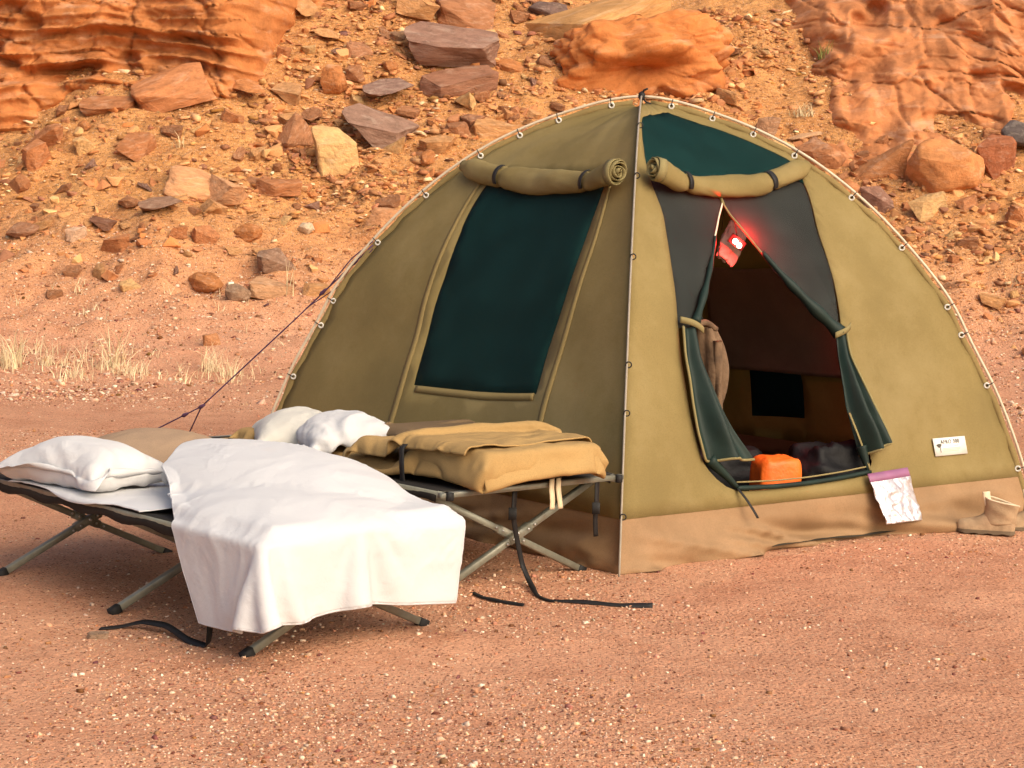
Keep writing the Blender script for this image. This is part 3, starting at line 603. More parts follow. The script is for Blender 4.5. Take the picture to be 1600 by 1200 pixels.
# ------------------------------------------------------------------ tent
tent = empty('dome_tent', (TC[0], TC[1], 0))
tag(tent, 'olive canvas dome tent with open doorway and dark mesh windows', 'tent')
def inside(poly, x, y):
    p = np.asarray(poly); r = np.zeros(np.shape(x), bool); j = len(p)-1
    for i in range(len(p)):
        c = ((p[i, 1] > y) != (p[j, 1] > y)) & (x < (p[j, 0]-p[i, 0])*(y-p[i, 1])/(p[j, 1]-p[i, 1]+1e-15)+p[i, 0]); r ^= c; j = i
    return r
def dense(poly, step=.018, smooth=True):
    p = np.asarray(poly, float); out = []
    for i in range(len(p)):
        p0, p1, p2, p3 = p[i-1], p[i], p[(i+1) % len(p)], p[(i+2) % len(p)]; n = max(1, int(np.hypot(*(p2-p1))/step))
        for k in range(n):
            t = k/n
            if smooth:
                m1, m2 = (p2-p0)*.35, (p3-p1)*.35; out.append((2*t**3-3*t*t+1)*p1+(t**3-2*t*t+t)*m1+(-2*t**3+3*t*t)*p2+(t**3-t*t)*m2)
            else: out.append(p1+(p2-p1)*t)
    return np.array(out)
SU = .98
def sheet(polys, keep, step=.028, t0=.0, t1=.985):
    """triangulate the part of a panel (u, t) where keep(u, t) holds, cut cleanly along polys"""
    us = np.linspace(0, 1, int(1/step)+1); ts = np.linspace(t0, t1, int((t1-t0)/step)+2)
    U_, T_ = np.meshgrid(us, ts, indexing='ij'); jit = rng.uniform(-.25, .25, (2,)+U_.shape)*step
    jit[:, 0] = 0; jit[:, -1] = 0; jit[:, :, 0] = 0; jit[:, :, -1] = 0
    pts = np.stack([U_+jit[0], T_+jit[1]], -1).reshape(-1, 2)
    for pl in polys:
        dmin = np.min(((pts[:, None]-pl[None])**2).sum(-1), 1); brd = (pts[:, 0] == 0) | (pts[:, 0] == 1) | (pts[:, 1] == t0) | (pts[:, 1] == t1)
        pts = pts[(dmin > (step*.45)**2) | brd]
    E = []; n = len(pts); allp = [pts]
    for pl in polys:
        allp.append(pl); m = len(pl); E += [(n+i, n+(i+1) % m) for i in range(m)]; n += m
    A = np.concatenate(allp)
    v, e, f, *_ = mgeo.delaunay_2d_cdt([Vector((float(a[0]), float(a[1]))) for a in A], E, [], 0, 1e-6)
    v = np.array([q[:] for q in v]); f = np.array([q for q in f if len(q) == 3]); c = v[f].mean(1)
    f = f[keep(c[:, 0], c[:, 1])]; used = np.unique(f); mp = -np.ones(len(v), int); mp[used] = np.arange(len(used))
    return v[used], mp[f]
def cloth_part(name, P1, P2, vt, mat, off=None, thick=.003, parent=tent):
    v, f = vt; d = off(v[:, 0], v[:, 1]) if off else np.zeros(len(v))
    return mesh_obj(name, panel(P1, P2, v[:, 0], v[:, 1], d), f, mat, parent, thick=thick)
def pp(P1, P2, uv, off=0.0):
    uv = np.asarray(uv, float); return panel(P1, P2, uv[:, 0], uv[:, 1], np.broadcast_to(np.asarray(off, float), (len(uv),)))
HOLE = dense([(.038, .875), (.30, .91), (.628, .915), (.838, .855), (.908, .787), (.948, .715), (.853, .655), (.743, .555), (.688, .453), (.645, .365), (.62, .3), (.613, .22), (.61, .147), (.595, .105), (.433, .098), (.26, .1), (.188, .145), (.16, .217), (.148, .29), (.14, .37), (.135, .463), (.118, .568), (.08, .647), (.043, .735)])
OPEN = dense([(.395, .605), (.403, .583), (.435, .547), (.493, .463), (.553, .393), (.625, .34), (.68, .33), (.70, .04), (.05, .04), (.08, .352), (.178, .36), (.235, .427), (.298, .517), (.352, .575)], smooth=False)
WIN = dense([(.80, .68), (.14, .68), (.155, .618), (.18, .51), (.213, .39), (.233, .315), (.245, .238), (.428, .228), (.61, .223), (.63, .312), (.66, .425), (.705, .522), (.775, .628)], smooth=False)
BW = dense([(.47, .30), (.625, .30), (.635, .2), (.645, .12), (.495, .13), (.48, .2)], smooth=False)
def off_front(u, t):
    w = (.016*fbm(u*4, t*5, 0, 3, 301)+.006*(1-2*np.abs(fbm(u*5+t*3, t*4-u*2, 0, 2, 303))))*np.minimum(1, np.minimum(u, 1-u)*9) + .005*np.sin(t*95)*np.exp(-np.minimum(u, 1-u)/.035)
    fold = .020*np.exp(-((t-(.12+.55*(u-.62)))/.045)**2)*sstep(.60, .68, u)*sstep(1., .9, u)
    fold2 = .010*np.exp(-((u-.06-.10*(t-.1))/.022)**2)*sstep(.75, .5, t)
    return w + fold*.8 + fold2 + .008*np.sin(t*26+u*9)*sstep(.25, .05, t)*np.minimum(1, np.minimum(u, 1-u)*12)
def off_left(u, t):
    return (.018*fbm(u*3.5, t*4, 0, 3, 311) + .007*(1-2*np.abs(fbm(u*4+t*3, t*3-u*2, 0, 2, 313))) + .006*np.sin(u*34+t*6)*sstep(.22, .06, t))*np.minimum(1, np.minimum(u, 1-u)*9) + .005*np.sin(t*95)*np.exp(-np.minimum(u, 1-u)/.035)
TBAND = .075
front = cloth_part('front_panel', TN, TR, sheet([HOLE], lambda u, t: ~inside(HOLE, u, t), .024, TBAND), 'canvas', off_front)
left = cloth_part('window_panel', TN, TL, sheet([WIN], lambda u, t: ~inside(WIN, u, t), .028, TBAND), 'canvas', off_left)
cloth_part('back_panel', TR, TB, sheet([BW], lambda u, t: ~inside(BW, u, t), .035, TBAND), 'canvas', off_left)
cloth_part('back_panel', TL, TB, sheet([], lambda u, t: u > -1, .045, TBAND), 'canvas', off_left)
# lower mud walls: looser, bulging, trailing on the ground
def mud(P1, P2, seed, amp, of):
    U_, T_ = np.meshgrid(np.linspace(0, 1, 110), np.linspace(-.002, TBAND+.003, 12), indexing='ij'); k = 1-T_/TBAND
    e = np.minimum(1, np.minimum(U_, 1-U_)*14)
    d = -.003 - .11*k*e*np.exp(-((U_-.45)/.27)**2)*(seed == 401) + e*(amp*k*(.55+.6*fbm(U_*7, T_*6, 0, 3, seed)) + .085*k*fbm(U_*9+T_*9, T_*14, 0, 3, seed+3) + .045*np.clip(k*1.3, 0, 1)*(1-2.4*np.abs(vnoise(U_*9+T_*45, U_*2-T_*22, 0, seed+7))))
    d = d*np.clip(k*1.6, 0, 1) + of(U_, np.full_like(U_, TBAND)) - .002
    p = panel(P1, P2, U_, np.clip(T_, 0, 1), d); p[..., 2] = np.maximum(p[..., 2]+np.clip(k-.3, 0, 1)*.035*np.clip(fbm(U_*8, 0*U_, 0, 2, seed+30), -.2, 1)*e-.006*(T_ < 0), terrain(p[..., 0], p[..., 1])-.004)
    return mesh_obj('mud_wall', p.reshape(-1, 3), grid_faces(110, 12), 'mud', tent, thick=.003, subsurf=1)
mud(TN, TR, 401, .12, off_front); mud(TN, TL, 411, .05, off_left); mud(TR, TB, 421, .04, off_left); mud(TL, TB, 431, .04, off_left)
c4 = [TN, TR, TB, TL]; fl = [TC+(p-TC)*.985 for p in c4]
FU, FV = np.meshgrid(np.linspace(0, 1, 24), np.linspace(0, 1, 24), indexing='ij')
FP = (1-FU)[..., None]*((1-FV)[..., None]*fl[0]+FV[..., None]*fl[3]) + FU[..., None]*((1-FV)[..., None]*fl[1]+FV[..., None]*fl[2])
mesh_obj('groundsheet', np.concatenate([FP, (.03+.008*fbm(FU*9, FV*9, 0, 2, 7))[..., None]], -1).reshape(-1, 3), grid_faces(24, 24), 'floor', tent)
# windows and screens
win = cloth_part('mesh_window', TN, TL, sheet([WIN], lambda u, t: inside(WIN, u, t), .03, TBAND), 'teal', lambda u, t: off_left(u, t)-.001, .001)
cloth_part('vent_screen', TN, TR, sheet([HOLE], lambda u, t: inside(HOLE, u, t) & (t > .665), .026, TBAND), 'teal', lambda u, t: off_front(u, t)-.001, .001)
scr = cloth_part('door_screen', TN, TR, sheet([HOLE, OPEN], lambda u, t: inside(HOLE, u, t) & ~inside(OPEN, u, t) & (t <= .69), .02, TBAND), 'grey_screen',
                 lambda u, t: off_front(u, t)-.006+.012*fbm(u*14, t*10, 0, 2, 500)*sstep(.62, .4, t), .001)
cloth_part('back_window', TR, TB, sheet([BW], lambda u, t: inside(BW, u, t), .04, TBAND), 'back_teal', lambda u, t: off_left(u, t)-.001, .001)
# brown flap hanging inside over the rear window
U_, T_ = np.meshgrid(np.linspace(.30, .72, 30), np.linspace(.228, .46, 24), indexing='ij')
p = panel(TR, TB, U_, T_ - .012*(U_-.5), -.05+.02*fbm(U_*9, T_*7, 0, 3, 520)-.0*U_); mesh_obj('inner_flap', p.reshape(-1, 3), grid_faces(30, 24), 'inner', tent, thick=.004)
# seams beside the window and along its lower edge
def strip(P1, P2, uv, w, mat, name, off=.004, parent=tent, n=36, axis_='u'):
    uv = resample(uv, n); a = pp(P1, P2, uv - ([w, 0] if axis_ == 'u' else [0, w]), off); b = pp(P1, P2, uv + ([w, 0] if axis_ == 'u' else [0, w]), off); m = pp(P1, P2, uv, off+.004)
    of = off_left(uv[:, 0], uv[:, 1])[:, None] if P2 is TL else off_front(uv[:, 0], uv[:, 1])[:, None]
    nrm = pp(P1, P2, uv, 1.0)-pp(P1, P2, uv, 0.0)
    V = np.stack([a+nrm*of, m+nrm*of, b+nrm*of], 1).reshape(-1, 3); return mesh_obj(name, V, grid_faces(n, 3), mat, parent, thick=.002)
strip(TN, TL, [(.12, .64), (.145, .51), (.178, .39), (.20, .30), (.218, .215), (.225, .15), (.228, .09)], .0075, 'seam', 'seam')
strip(TN, TL, [(.83, .66), (.745, .53), (.70, .42), (.665, .31), (.645, .21), (.64, .15), (.64, .09)], .0085, 'seam', 'seam')
strip(TN, TL, [(.60, .217), (.50, .219), (.40, .222), (.30, .229), (.25, .233)], .006, 'seam', 'seam', axis_='t')
# rolled flaps above window and door, with a coiled end and black straps
def roll(P1, P2, uv, rad, name, coil_at_end, straps, seed):
    n, sd = 70, 28; uv = resample(uv, n); of = off_left(uv[:, 0], uv[:, 1]) if P2 is TL else off_front(uv[:, 0], uv[:, 1])
    s = np.linspace(0, 1, n); r = rad*(1+.16*fbm(s*5, 0*s, 0, 2, seed)); r = r*(1-.55*np.exp(-((s-(0 if coil_at_end else 1))/.06)**2))
    bend = .05*np.exp(-((s-(1 if coil_at_end else 0))/.10)**2); P = pp(P1, P2, uv, of+rad*.75+bend); T, N, B = frames(P); nr = pp(P1, P2, uv, 1.0)-pp(P1, P2, uv, 0.0); up = np.cross(nr, T); up /= np.linalg.norm(up, axis=1, keepdims=True)
    if up[0, 2] < 0: up = -up
    a = np.linspace(0, 2*np.pi, sd, endpoint=False); A, S = np.meshgrid(a, s); 
    rr = r[:, None]*(1+.06*(1-2*np.abs(fbm(S*7+np.cos(A), np.sin(A)*1.5+S*3, 0, 2, seed+8)))+.14*fbm(np.cos(A)*1.5+S*9, np.sin(A)*1.5, S*4, 3, seed+3) + .05*np.sin(A*2+S*11))
    sag = -.018*np.sin(np.pi*S)
    for q, d in straps:
        rr *= 1-.22*np.exp(-((S-q)/.018)**2)
    V = P[:, None]+rr[..., None]*(np.cos(A)[..., None]*nr[:, None]*.78+np.sin(A)[..., None]*up[:, None]*1.08)
    V[..., 2] += sag
    body = mesh_obj(name, V.reshape(-1, 3), grid_faces(n, sd, True)+[tuple(range(sd))[::-1], tuple(range((n-1)*sd, n*sd))], 'canvas', tent)
    # coil: the rolled layers seen end on
    i = n-1 if coil_at_end else 0; c = P[i]; t = T[i]*(1 if coil_at_end else -1); th = np.linspace(.6, 2*np.pi*5.2, 150); rc = rad*1.12*(th/th[-1])**.85*(1+.05*np.sin(th*1.7))
    L = []
    for dth in (0.0, .05):
        ring = c+np.cos(th)[:, None]*nr[i]*rc[:, None]*.95+np.sin(th)[:, None]*up[i]*rc[:, None]*1.05+t*(dth*1.0-.012+.012*np.sin(th*1.3))[..., None] + t*.018*(1-(th/th[-1]))[:, None]
        L.append(ring)
    mesh_obj('coil', np.stack(L, 1).reshape(-1, 3), grid_faces(150, 2), 'trim', body, thick=.0045)
    for q, wd in straps:
        k = int(q*(n-1)); ang = np.linspace(-1.35, .75, 22); pts = []
        for da in (-wd/2, wd/2):
            pts.append(np.array([P[k]+T[k]*da+(r[k]*.9+.006)*(np.cos(x)*nr[k]*.95+np.sin(x)*up[k]*1.06)+np.array([0, 0, float(sag[k, 0])]) for x in ang]))
        mesh_obj('strap', np.stack(pts, 1).reshape(-1, 3), grid_faces(22, 2), 'black', body, thick=.004)
    return body
roll(TN, TL, [(.96, .672), (.80, .662), (.50, .650), (.26, .642), (.13, .638), (.055, .636)], .060, 'rolled_window_flap', True, [(.30, .028), (.83, .028)], 601)
roll(TN, TR, [(.075, .645), (.13, .640), (.25, .640), (.45, .645), (.62, .655), (.80, .676), (.94, .692)], .057, 'rolled_door_flap', False, [(.16, .028), (.68, .034)], 611)
# door curtains tied back, flaring below the ties
def curtain(le, ri, name, seed, hooks, flip=1):
    n, m = 34, 22; le, ri = resample(le, n), resample(ri, n); W = np.linspace(0, 1, m); uv = le[:, None]+(ri-le)[:, None]*W[None, :, None]
    s = np.linspace(0, 1, n)[:, None]; amp = .012+.030*s
    d = .022 + amp*np.sin(W[None]*np.pi*3.2+s*2.2+seed)*.9 + .02*s*fbm(W[None]*4+0*s, s*3+0*W[None], 0, 2, int(seed*10)) + .05*s*np.sin(np.pi*W[None])
    V = panel(TN, TR, uv[..., 0], uv[..., 1], d)
    c = mesh_obj(name, V.reshape(-1, 3), grid_faces(n, m), 'green', tent, thick=.004, subsurf=1)
    edge = np.concatenate([V[:, 0] if flip > 0 else V[:, -1], (V[-1, :] if flip > 0 else V[-1, ::-1])])
    v, f = tube(resample(edge, 60), .0065, 8); mesh_obj('trim', v, f, 'trim', c)
    return c
curtain([(.145, .357), (.143, .31), (.150, .268), (.158, .228), (.168, .188), (.185, .147)], [(.190, .357), (.200, .307), (.222, .268), (.242, .225), (.266, .185), (.298, .143)], 'door_curtain', 1.0, 1)
curtain([(.603, .340), (.590, .30), (.580, .255), (.573, .212), (.580, .17), (.588, .135)], [(.640, .340), (.628, .30), (.630, .255), (.634, .21), (.648, .165), (.652, .150)], 'door_curtain', 2.4, 1, -1)
for pts, r0, r1 in (([(.470, .50), (.520, .437), (.570, .385), (.622, .342)], .010, .036), ([(.31, .53), (.245, .44), (.19, .365)], .006, .022)):
    q = resample(pts, 30); P = pp(TN, TR, q, .012); rr = np.linspace(r0, r1, 30)*(1+.15*np.sin(np.linspace(0, 20, 30))); v, f = tube(P, rr, 14); mesh_obj('gathered_screen', v, f, 'green', tent)
q = resample([(.19, .15), (.215, .125), (.262, .104)], 10); 
for pts in ([(.20, .15), (.235, .125), (.262, .104)], [(.590, .15), (.592, .125), (.594, .108)]):
    U0 = resample(pts, 12); P = pp(TN, TR, U0, .006); v, f = tube(P, np.linspace(.03, .010, 12), 10); mesh_obj('gathered_screen', v, f, 'green', tent)
for uvs in ([(.138, .368), (.16, .362), (.205, .350)], [(.655, .352), (.63, .343), (.598, .336)]):
    P = pp(TN, TR, resample(uvs, 14), [.03+.022*math.sin(k/13*math.pi) for k in range(14)]); v, f = ribbon(P, .03, (0, 0, 1), 14); mesh_obj('tie_strap', v, f, 'trim', tent, thick=.004)
# zips: opening edges, door sill
for pts, mt, r in (([(.395, .610), (.352, .575), (.298, .517), (.235, .427), (.185, .362)], 'hem', .0045), ([(.395, .610), (.404, .583), (.435, .547), (.470, .497)], 'trim', .005),
                   ([(.26, .103), (.35, .100), (.433, .1), (.52, .103), (.597, .108)], 'green', .012), ([(.26, .112), (.35, .109), (.433, .109), (.52, .112), (.597, .117)], 'trim', .004)):
    v, f = tube(pp(TN, TR, resample(pts, 30), .008), r, 8); mesh_obj('zip', v, f, mt, tent)
v, f = tube(pp(TN, TR, resample([(.395, .64), (.397, .625), (.395, .606)], 6), .008), .008, 8); mesh_obj('zip_pull', v, f, 'trim', tent)
v, f = ribbon(pp(TN, TR, resample([(.26, .103), (.268, .085), (.282, .055)], 10), [.012, .02, .03, .04, .045, .05, .055, .06, .064, .066]), .014, (.754, .657, 0), 10); mesh_obj('zip_strap', v, f, 'black', tent, thick=.003)
v, f = ribbon(pp(TN, TR, resample([(.575, .205), (.59, .14), (.594, .11)], 8), .02), .012, (.754, .657, 0), 8); mesh_obj('zip_strap', v, f, 'trim', tent, thick=.003)
# bows, canvas hems with rings, hooks
def bow_pts(C_, ts, off):
    r, z = bow(ts); d = (C_-TC); L = np.hypot(*d); d = d/L; e = 1e-3; r2, z2 = bow(np.minimum(ts+e, 1)); r1, z1 = bow(np.minimum(ts+e, 1)-2*e)
    tx, tz = (r2-r1)*L, (z2-z1)*TH; q = np.hypot(tx, tz); nx_, nz_ = tz/q, -tx/q
    rad = r*L+nx_*off; return np.stack([TC[0]+d[0]*rad, TC[1]+d[1]*rad, z*TH+nz_*off], -1), d
RINGS = {'R': (TR, [.95, .88, .808, .732, .616, .5, .378, .327, .234, .088]), 'L': (TL, [.95, .859, .789, .714, .599, .482, .354, .306, .203, .1]), 'N': (TN, []), 'B': (TB, [.9, .7, .5, .3, .1])}
HOOKS = [.795, .642, .472, .296, .223, .077]
for key, (C_, rs) in RINGS.items():
    ts = np.linspace(.012, .985, 60); P0, d = bow_pts(C_, ts, -.012); P1_, _ = bow_pts(C_, ts, .026+.004*np.sin(ts*70))
    side = np.array([-d[1], d[0], 0]); V = np.stack([P0, P1_], 1).reshape(-1, 3); hem = mesh_obj('bow_hem', V, grid_faces(60, 2), 'seam', tent, thick=.006)
    Pp, _ = bow_pts(C_, np.concatenate([[0.0], np.linspace(.01, 1.0, 70)]), .042); Pp[0, 2] = -.04
    v, f = tube(Pp, .0075 if key != 'N' else .0052, 10); pole = mesh_obj('bow_pole', v, f, 'pole' if key != 'N' else 'pole_grey', tent)
    for t_ in rs:
        c, _ = bow_pts(C_, np.array([t_]), .010); o_, _ = bow_pts(C_, np.array([t_]), .042); toward = np.array([d[1], -d[0], 0.]); toward = toward if toward[1] < 0 else -toward
        ax = np.array([d[0], d[1], 0]); v, f = ellipse_ring(c[0]+toward*.006, ax, (0, 0, 1), .0125, .0048); mesh_obj('ring', v, f, 'ring', hem)
        v, f = tube(resample([c[0]+toward*.01, (c[0]+o_[0])/2+toward*.012, o_[0]+toward*.009, o_[0]+(o_[0]-c[0])*.25], 8), .0028, 6); mesh_obj('hook', v, f, 'hook', pole)
    if key == 'N':
        for t_ in HOOKS:
            o_, _ = bow_pts(C_, np.array([t_]), .042); v, f = ellipse_ring(o_[0]+np.array([.008, -.004, 0]), (1, 0, 0), (0, 0, 1), .013, .003); mesh_obj('hook', v, f, 'hook', pole)
hubp = np.array([TC[0], TC[1], TH+.045]); bmh = bmesh.new(); bmesh.ops.create_icosphere(bmh, subdivisions=2, radius=.02)
hv = [np.array(v_.co)*np.array([1, 1, 1.3]) + hubp for v_ in bmh.verts]; hf = [[v_.index for v_ in f_.verts] for f_ in bmh.faces]; bmh.free()
t1_ = tube([hubp+(.0, 0, .01), hubp+(.012, -.01, .03), hubp+(.03, -.02, .038)], .006, 8); t2_ = tube([hubp+(0, -.01, 0), hubp+(.02, -.02, -.03), hubp+(.05, -.03, -.045)], .005, 8)
V, F = join((hv, hf), t1_, t2_); mesh_obj('hub_knot', V, F, 'black', tent)
# maker's tag: white cloth with grey lettering, a tree mark and faint lines of print
e0, e1 = pp(TN, TR, [(.785, .138)], .012)[0], pp(TN, TR, [(.878, .138)], .012)[0]; tc = pp(TN, TR, [(.831, .137)], off_front(np.array([.831]), np.array([.137]))+.012)[0]
tx = (e1-e0)/np.linalg.norm(e1-e0); ny_ = pp(TN, TR, [(.831, .137)], 1.)[0]-pp(TN, TR, [(.831, .137)], 0.)[0]; ty = np.cross(ny_, tx); ty = ty if ty[2] > 0 else -ty; tx = np.cross(ty, ny_)
tw, th_ = .125, .046
def tagp(x, y, d=0.0): return tc+tx*x+ty*y+ny_*d
patch = mesh_obj('maker_tag', [tagp(-tw, -th_), tagp(tw, -th_), tagp(tw, th_), tagp(-tw, th_)], [(0, 1, 2, 3)], 'tagw', tent, thick=.003)
def lettering(txt, size, x, y, mat):
    cu = bpy.data.curves.new('lettering', 'FONT'); cu.body = txt; cu.size = size; cu.align_x = 'CENTER'; cu.extrude = .0005; cu.space_character = 1.15
    to = bpy.data.objects.new('lettering', cu); col.objects.link(to); dg = bpy.context.evaluated_depsgraph_get(); m2 = bpy.data.meshes.new_from_object(to.evaluated_get(dg)); bpy.data.objects.remove(to)
    Vv = [tagp(x+v.co.x, y+v.co.y, .0035+v.co.z) for v in m2.vertices]; Ff = [tuple(q.vertices) for q in m2.polygons]; return mesh_obj('lettering', Vv, Ff, mat, patch, smooth=False)
lettering('AFRO 300', .030, 0, .014, 'ink')
cr = [(-.088+.018*math.cos(a_)*(1+.3*math.sin(3*a_)), .006+.010*math.sin(a_)) for a_ in np.linspace(0, 6.28, 14)[:-1]]
mesh_obj('tree_mark', [tagp(x, y, .004) for x, y in cr+[(-.083, .0), (-.080, .0), (-.079, -.030), (-.084, -.030)]], [tuple(range(13)), (13, 14, 15, 16)], 'ink', patch, smooth=False)
for yy, x0_, x1_ in ((.002, .03, .06), (-.010, -.06, .075), (-.017, -.06, .07), (-.024, -.06, .06)):
    mesh_obj('print_line', [tagp(x0_, yy-.0016, .0035), tagp(x1_, yy-.0016, .0035), tagp(x1_, yy+.0016, .0035), tagp(x0_, yy+.0016, .0035)], [(0, 1, 2, 3)], 'faint', patch, smooth=False)
# guy rope
rope = empty('guy_rope', (-2.447, 11.0, 0)); tag(rope, 'thin purple guy rope with knots running from tent bow to the ground', 'rope')
A_, F_, G1, G2 = np.array([-1.40, 10.57, 1.36]), np.array([-2.447, 11.0, .389]), np.array([-3.227, 11.56, -.02]), np.array([-2.74, 11.61, -.02])
for nm, pts, r in (('rope_strand', [A_, A_*.55+F_*.45+[0, 0, -.006], F_], .0042), ('rope_strand', [A_+[0, 0, .02], A_*.9+F_*.1+[-.02, 0, .02], A_*.76+F_*.24], .0035), ('rope_strand', [A_+[0, 0, -.02], A_*.8+F_*.2+[.03, 0, -.03], A_*.62+F_*.38], .003), ('rope_strand', [F_, G1], .0042), ('rope_strand', [F_, G2], .0042)):
    v, f = tube(resample(pts, 16), r, 7); mesh_obj(nm, v, f, 'rope', rope)
for c, d in ((A_*.9+F_*.1, A_-F_), (F_, F_-G1), (F_*.85+G1*.15, F_-G1), (A_*.72+F_*.28, A_-F_)):
    d = d/np.linalg.norm(d); v, f = tube([c-d*.03, c-d*.012, c+d*.012, c+d*.03], [.005, .012, .010, .005], 8); mesh_obj('knot', v, f, 'rope', rope)
# ------------------------------------------------------------------ things in and on the tent
lamp = empty('hanging_lamp', (.555, 9.75, 1.40)); tag(lamp, 'small lamp glowing red inside the tent doorway', 'lamp')
L0 = np.array([.555, 9.75, 1.431])
v, f = bar(L0+[-.035, .03, .03], L0+[.035, .03, -.02], .05, .035, (0, 1, 0)); mesh_obj('lamp_housing', v, f, 'lampbody', lamp)
for dx, dz in ((-.010, .009), (.010, -.012)):
    b_ = bmesh.new(); bmesh.ops.create_uvsphere(b_, u_segments=14, v_segments=10, radius=.0135); vs = [np.array(q.co)*[1, .6, 1]+L0+[dx, 0, dz] for q in b_.verts]; fs = [[q.index for q in g_.verts] for g_ in b_.faces]; b_.free(); mesh_obj('led', vs, fs, 'led', lamp)
top = np.array([.50, 9.95, 1.80]); v, f = tube([L0+[0, .03, .03], L0*.5+top*.5+[0, .0, 0], top], .003, 6); mesh_obj('cord', v, f, 'black', lamp)
pl = bpy.data.lights.new('lamp_light', 'POINT'); pl.energy = 11.0; pl.color = (1, .02, .015); pl.shadow_soft_size = .012; plo = bpy.data.objects.new('lamp_light', pl); col.objects.link(plo); plo.location = L0+[0, -.035, 0]; plo.parent = lamp; plo.matrix_parent_inverse = lamp.matrix_world.inverted()
def soft_box(name, c, dims, rz, mat, seed, amp=.03, sup=.45, parent=None, cats=None):
    n, m = 40, 26; th = np.linspace(0, 2*np.pi, n, endpoint=False); ph = np.linspace(.03, np.pi-.03, m); T, P_ = np.meshgrid(th, ph, indexing='ij')
    sq = lambda v, e: np.sign(v)*np.abs(v)**e
    X = sq(np.cos(T), sup)*sq(np.sin(P_), sup); Y = sq(np.sin(T), sup)*sq(np.sin(P_), sup); Z = sq(np.cos(P_), sup); d = 1+amp/min(dims)*2*(fbm(X*2+seed, Y*2, Z*2, 3, seed)+.5*(1-2*np.abs(vnoise(X*2.5, Y*2.5, Z*3, seed+4))))
    X, Y, Z = X*d*dims[0]/2, Y*d*dims[1]/2, Z*d*dims[2]/2; cz, sz_ = math.cos(rz), math.sin(rz)
    V = np.stack([cz*X-sz_*Y, sz_*X+cz*Y, Z], -1).reshape(-1, 3); V[:, 2] -= V[:, 2].min()
    F = [(i*m+j, i*m+j+1, ((i+1) % n)*m+j+1, ((i+1) % n)*m+j) for i in range(n) for j in range(m-1)] + [tuple(i*m for i in range(n)), tuple(i*m+m-1 for i in range(n))[::-1]]
    o = mesh_obj(name, V, F, mat, parent); o.location = c; return o
def crumple(n, m, w, h, amp, seed, fr=5.0):
    A, B = np.meshgrid(np.linspace(-.5, .5, n), np.linspace(-.5, .5, m), indexing='ij'); d = amp*(fbm(A*fr, B*fr*h/w, 0, 4, seed)+.6*(1-2*np.abs(vnoise(A*fr*1.6, B*fr*1.6, 1, seed+5))))
    return A*w, B*h, d
c0 = np.array([.492, 9.90, 1.405]); pk = soft_box('packet', (c0[0], c0[1], c0[2]-.085), (.105, .05, .18), .2, 'packet', 705, .010, .6); pk.rotation_euler = (0, .35, 0); tag(pk, 'crumpled pale packet hanging beside the red lamp', 'packet'); bpy.context.view_layer.update()
v, f = tube([c0+[-.01, 0, .09], (c0+top)/2+[0, 0, .03], top], .002, 6); mesh_obj('hanging_string', v, f, 'black', pk)
# brown cloth jacket hung just inside the doorway
jk = empty('jacket', (.43, 9.28, .60)); tag(jk, 'brown mottled jacket hanging just inside the tent doorway', 'jacket')
n, m = 30, 40; A, Bv = np.meshgrid(np.linspace(0, 2*np.pi, m, endpoint=False), np.linspace(0, 1, n)); 
rad = .024+.034*np.sin(np.pi*np.clip(Bv*.85+.12, 0, 1)); fold = 1+.22*np.sin(A*4+Bv*3)+.18*fbm(np.cos(A)*2, np.sin(A)*2, Bv*3, 3, 720)
V = np.stack([.395+.02*np.sin(Bv*3)+rad*fold*np.cos(A)*1.05+.03*Bv, 9.29+rad*fold*np.sin(A)*.7, 1.03-.43*Bv+.02*np.sin(A*2)*Bv], -1)
mesh_obj('body', V.reshape(-1, 3), grid_faces(n, m, True), 'jacket', jk, thick=.004, subsurf=1)
A, Bv = np.meshgrid(np.linspace(0, 2*np.pi, 18, endpoint=False), np.linspace(0, 1, 16)); rr = .030*(1-.25*Bv)*(1+.15*np.sin(A*3+Bv*8))
V = np.stack([.445+.02*Bv+rr*np.cos(A)*.8, 9.26+rr*np.sin(A), .97-.34*Bv], -1); mesh_obj('sleeve', V.reshape(-1, 3), grid_faces(16, 18, True)+[tuple(range(18))], 'jacket', jk, subsurf=1)
v, f = tube(resample([(.35, 9.18, 1.05), (.39, 9.25, 1.06), (.44, 9.30, 1.02)], 10), .016, 8); mesh_obj('collar', v, f, 'jacket', jk)
v, f = tube([(.39, 9.28, 1.04), (.30, 9.36, 1.22)], .003, 6); mesh_obj('hanging_string', v, f, 'black', jk)
o = soft_box('stuff_sack', (.755, 9.32, .030), (.22, .17, .37), .35, 'orange', 731, .006, .38); tag(o, 'bright orange stuff sack standing behind the door sill', 'bag')
o = soft_box('duffel_bag', (1.06, 9.62, .030), (.50, .30, .38), .6, 'blackbag', 741, .03, .6); tag(o, 'black shiny duffel bag inside the tent beside the orange sack', 'bag')
o = soft_box('duffel_bag', (.52, 9.62, .030), (.42, .30, .33), .2, 'blackbag', 751, .03, .6); tag(o, 'dark bag lying deeper in the tent, left of the orange sack', 'bag')
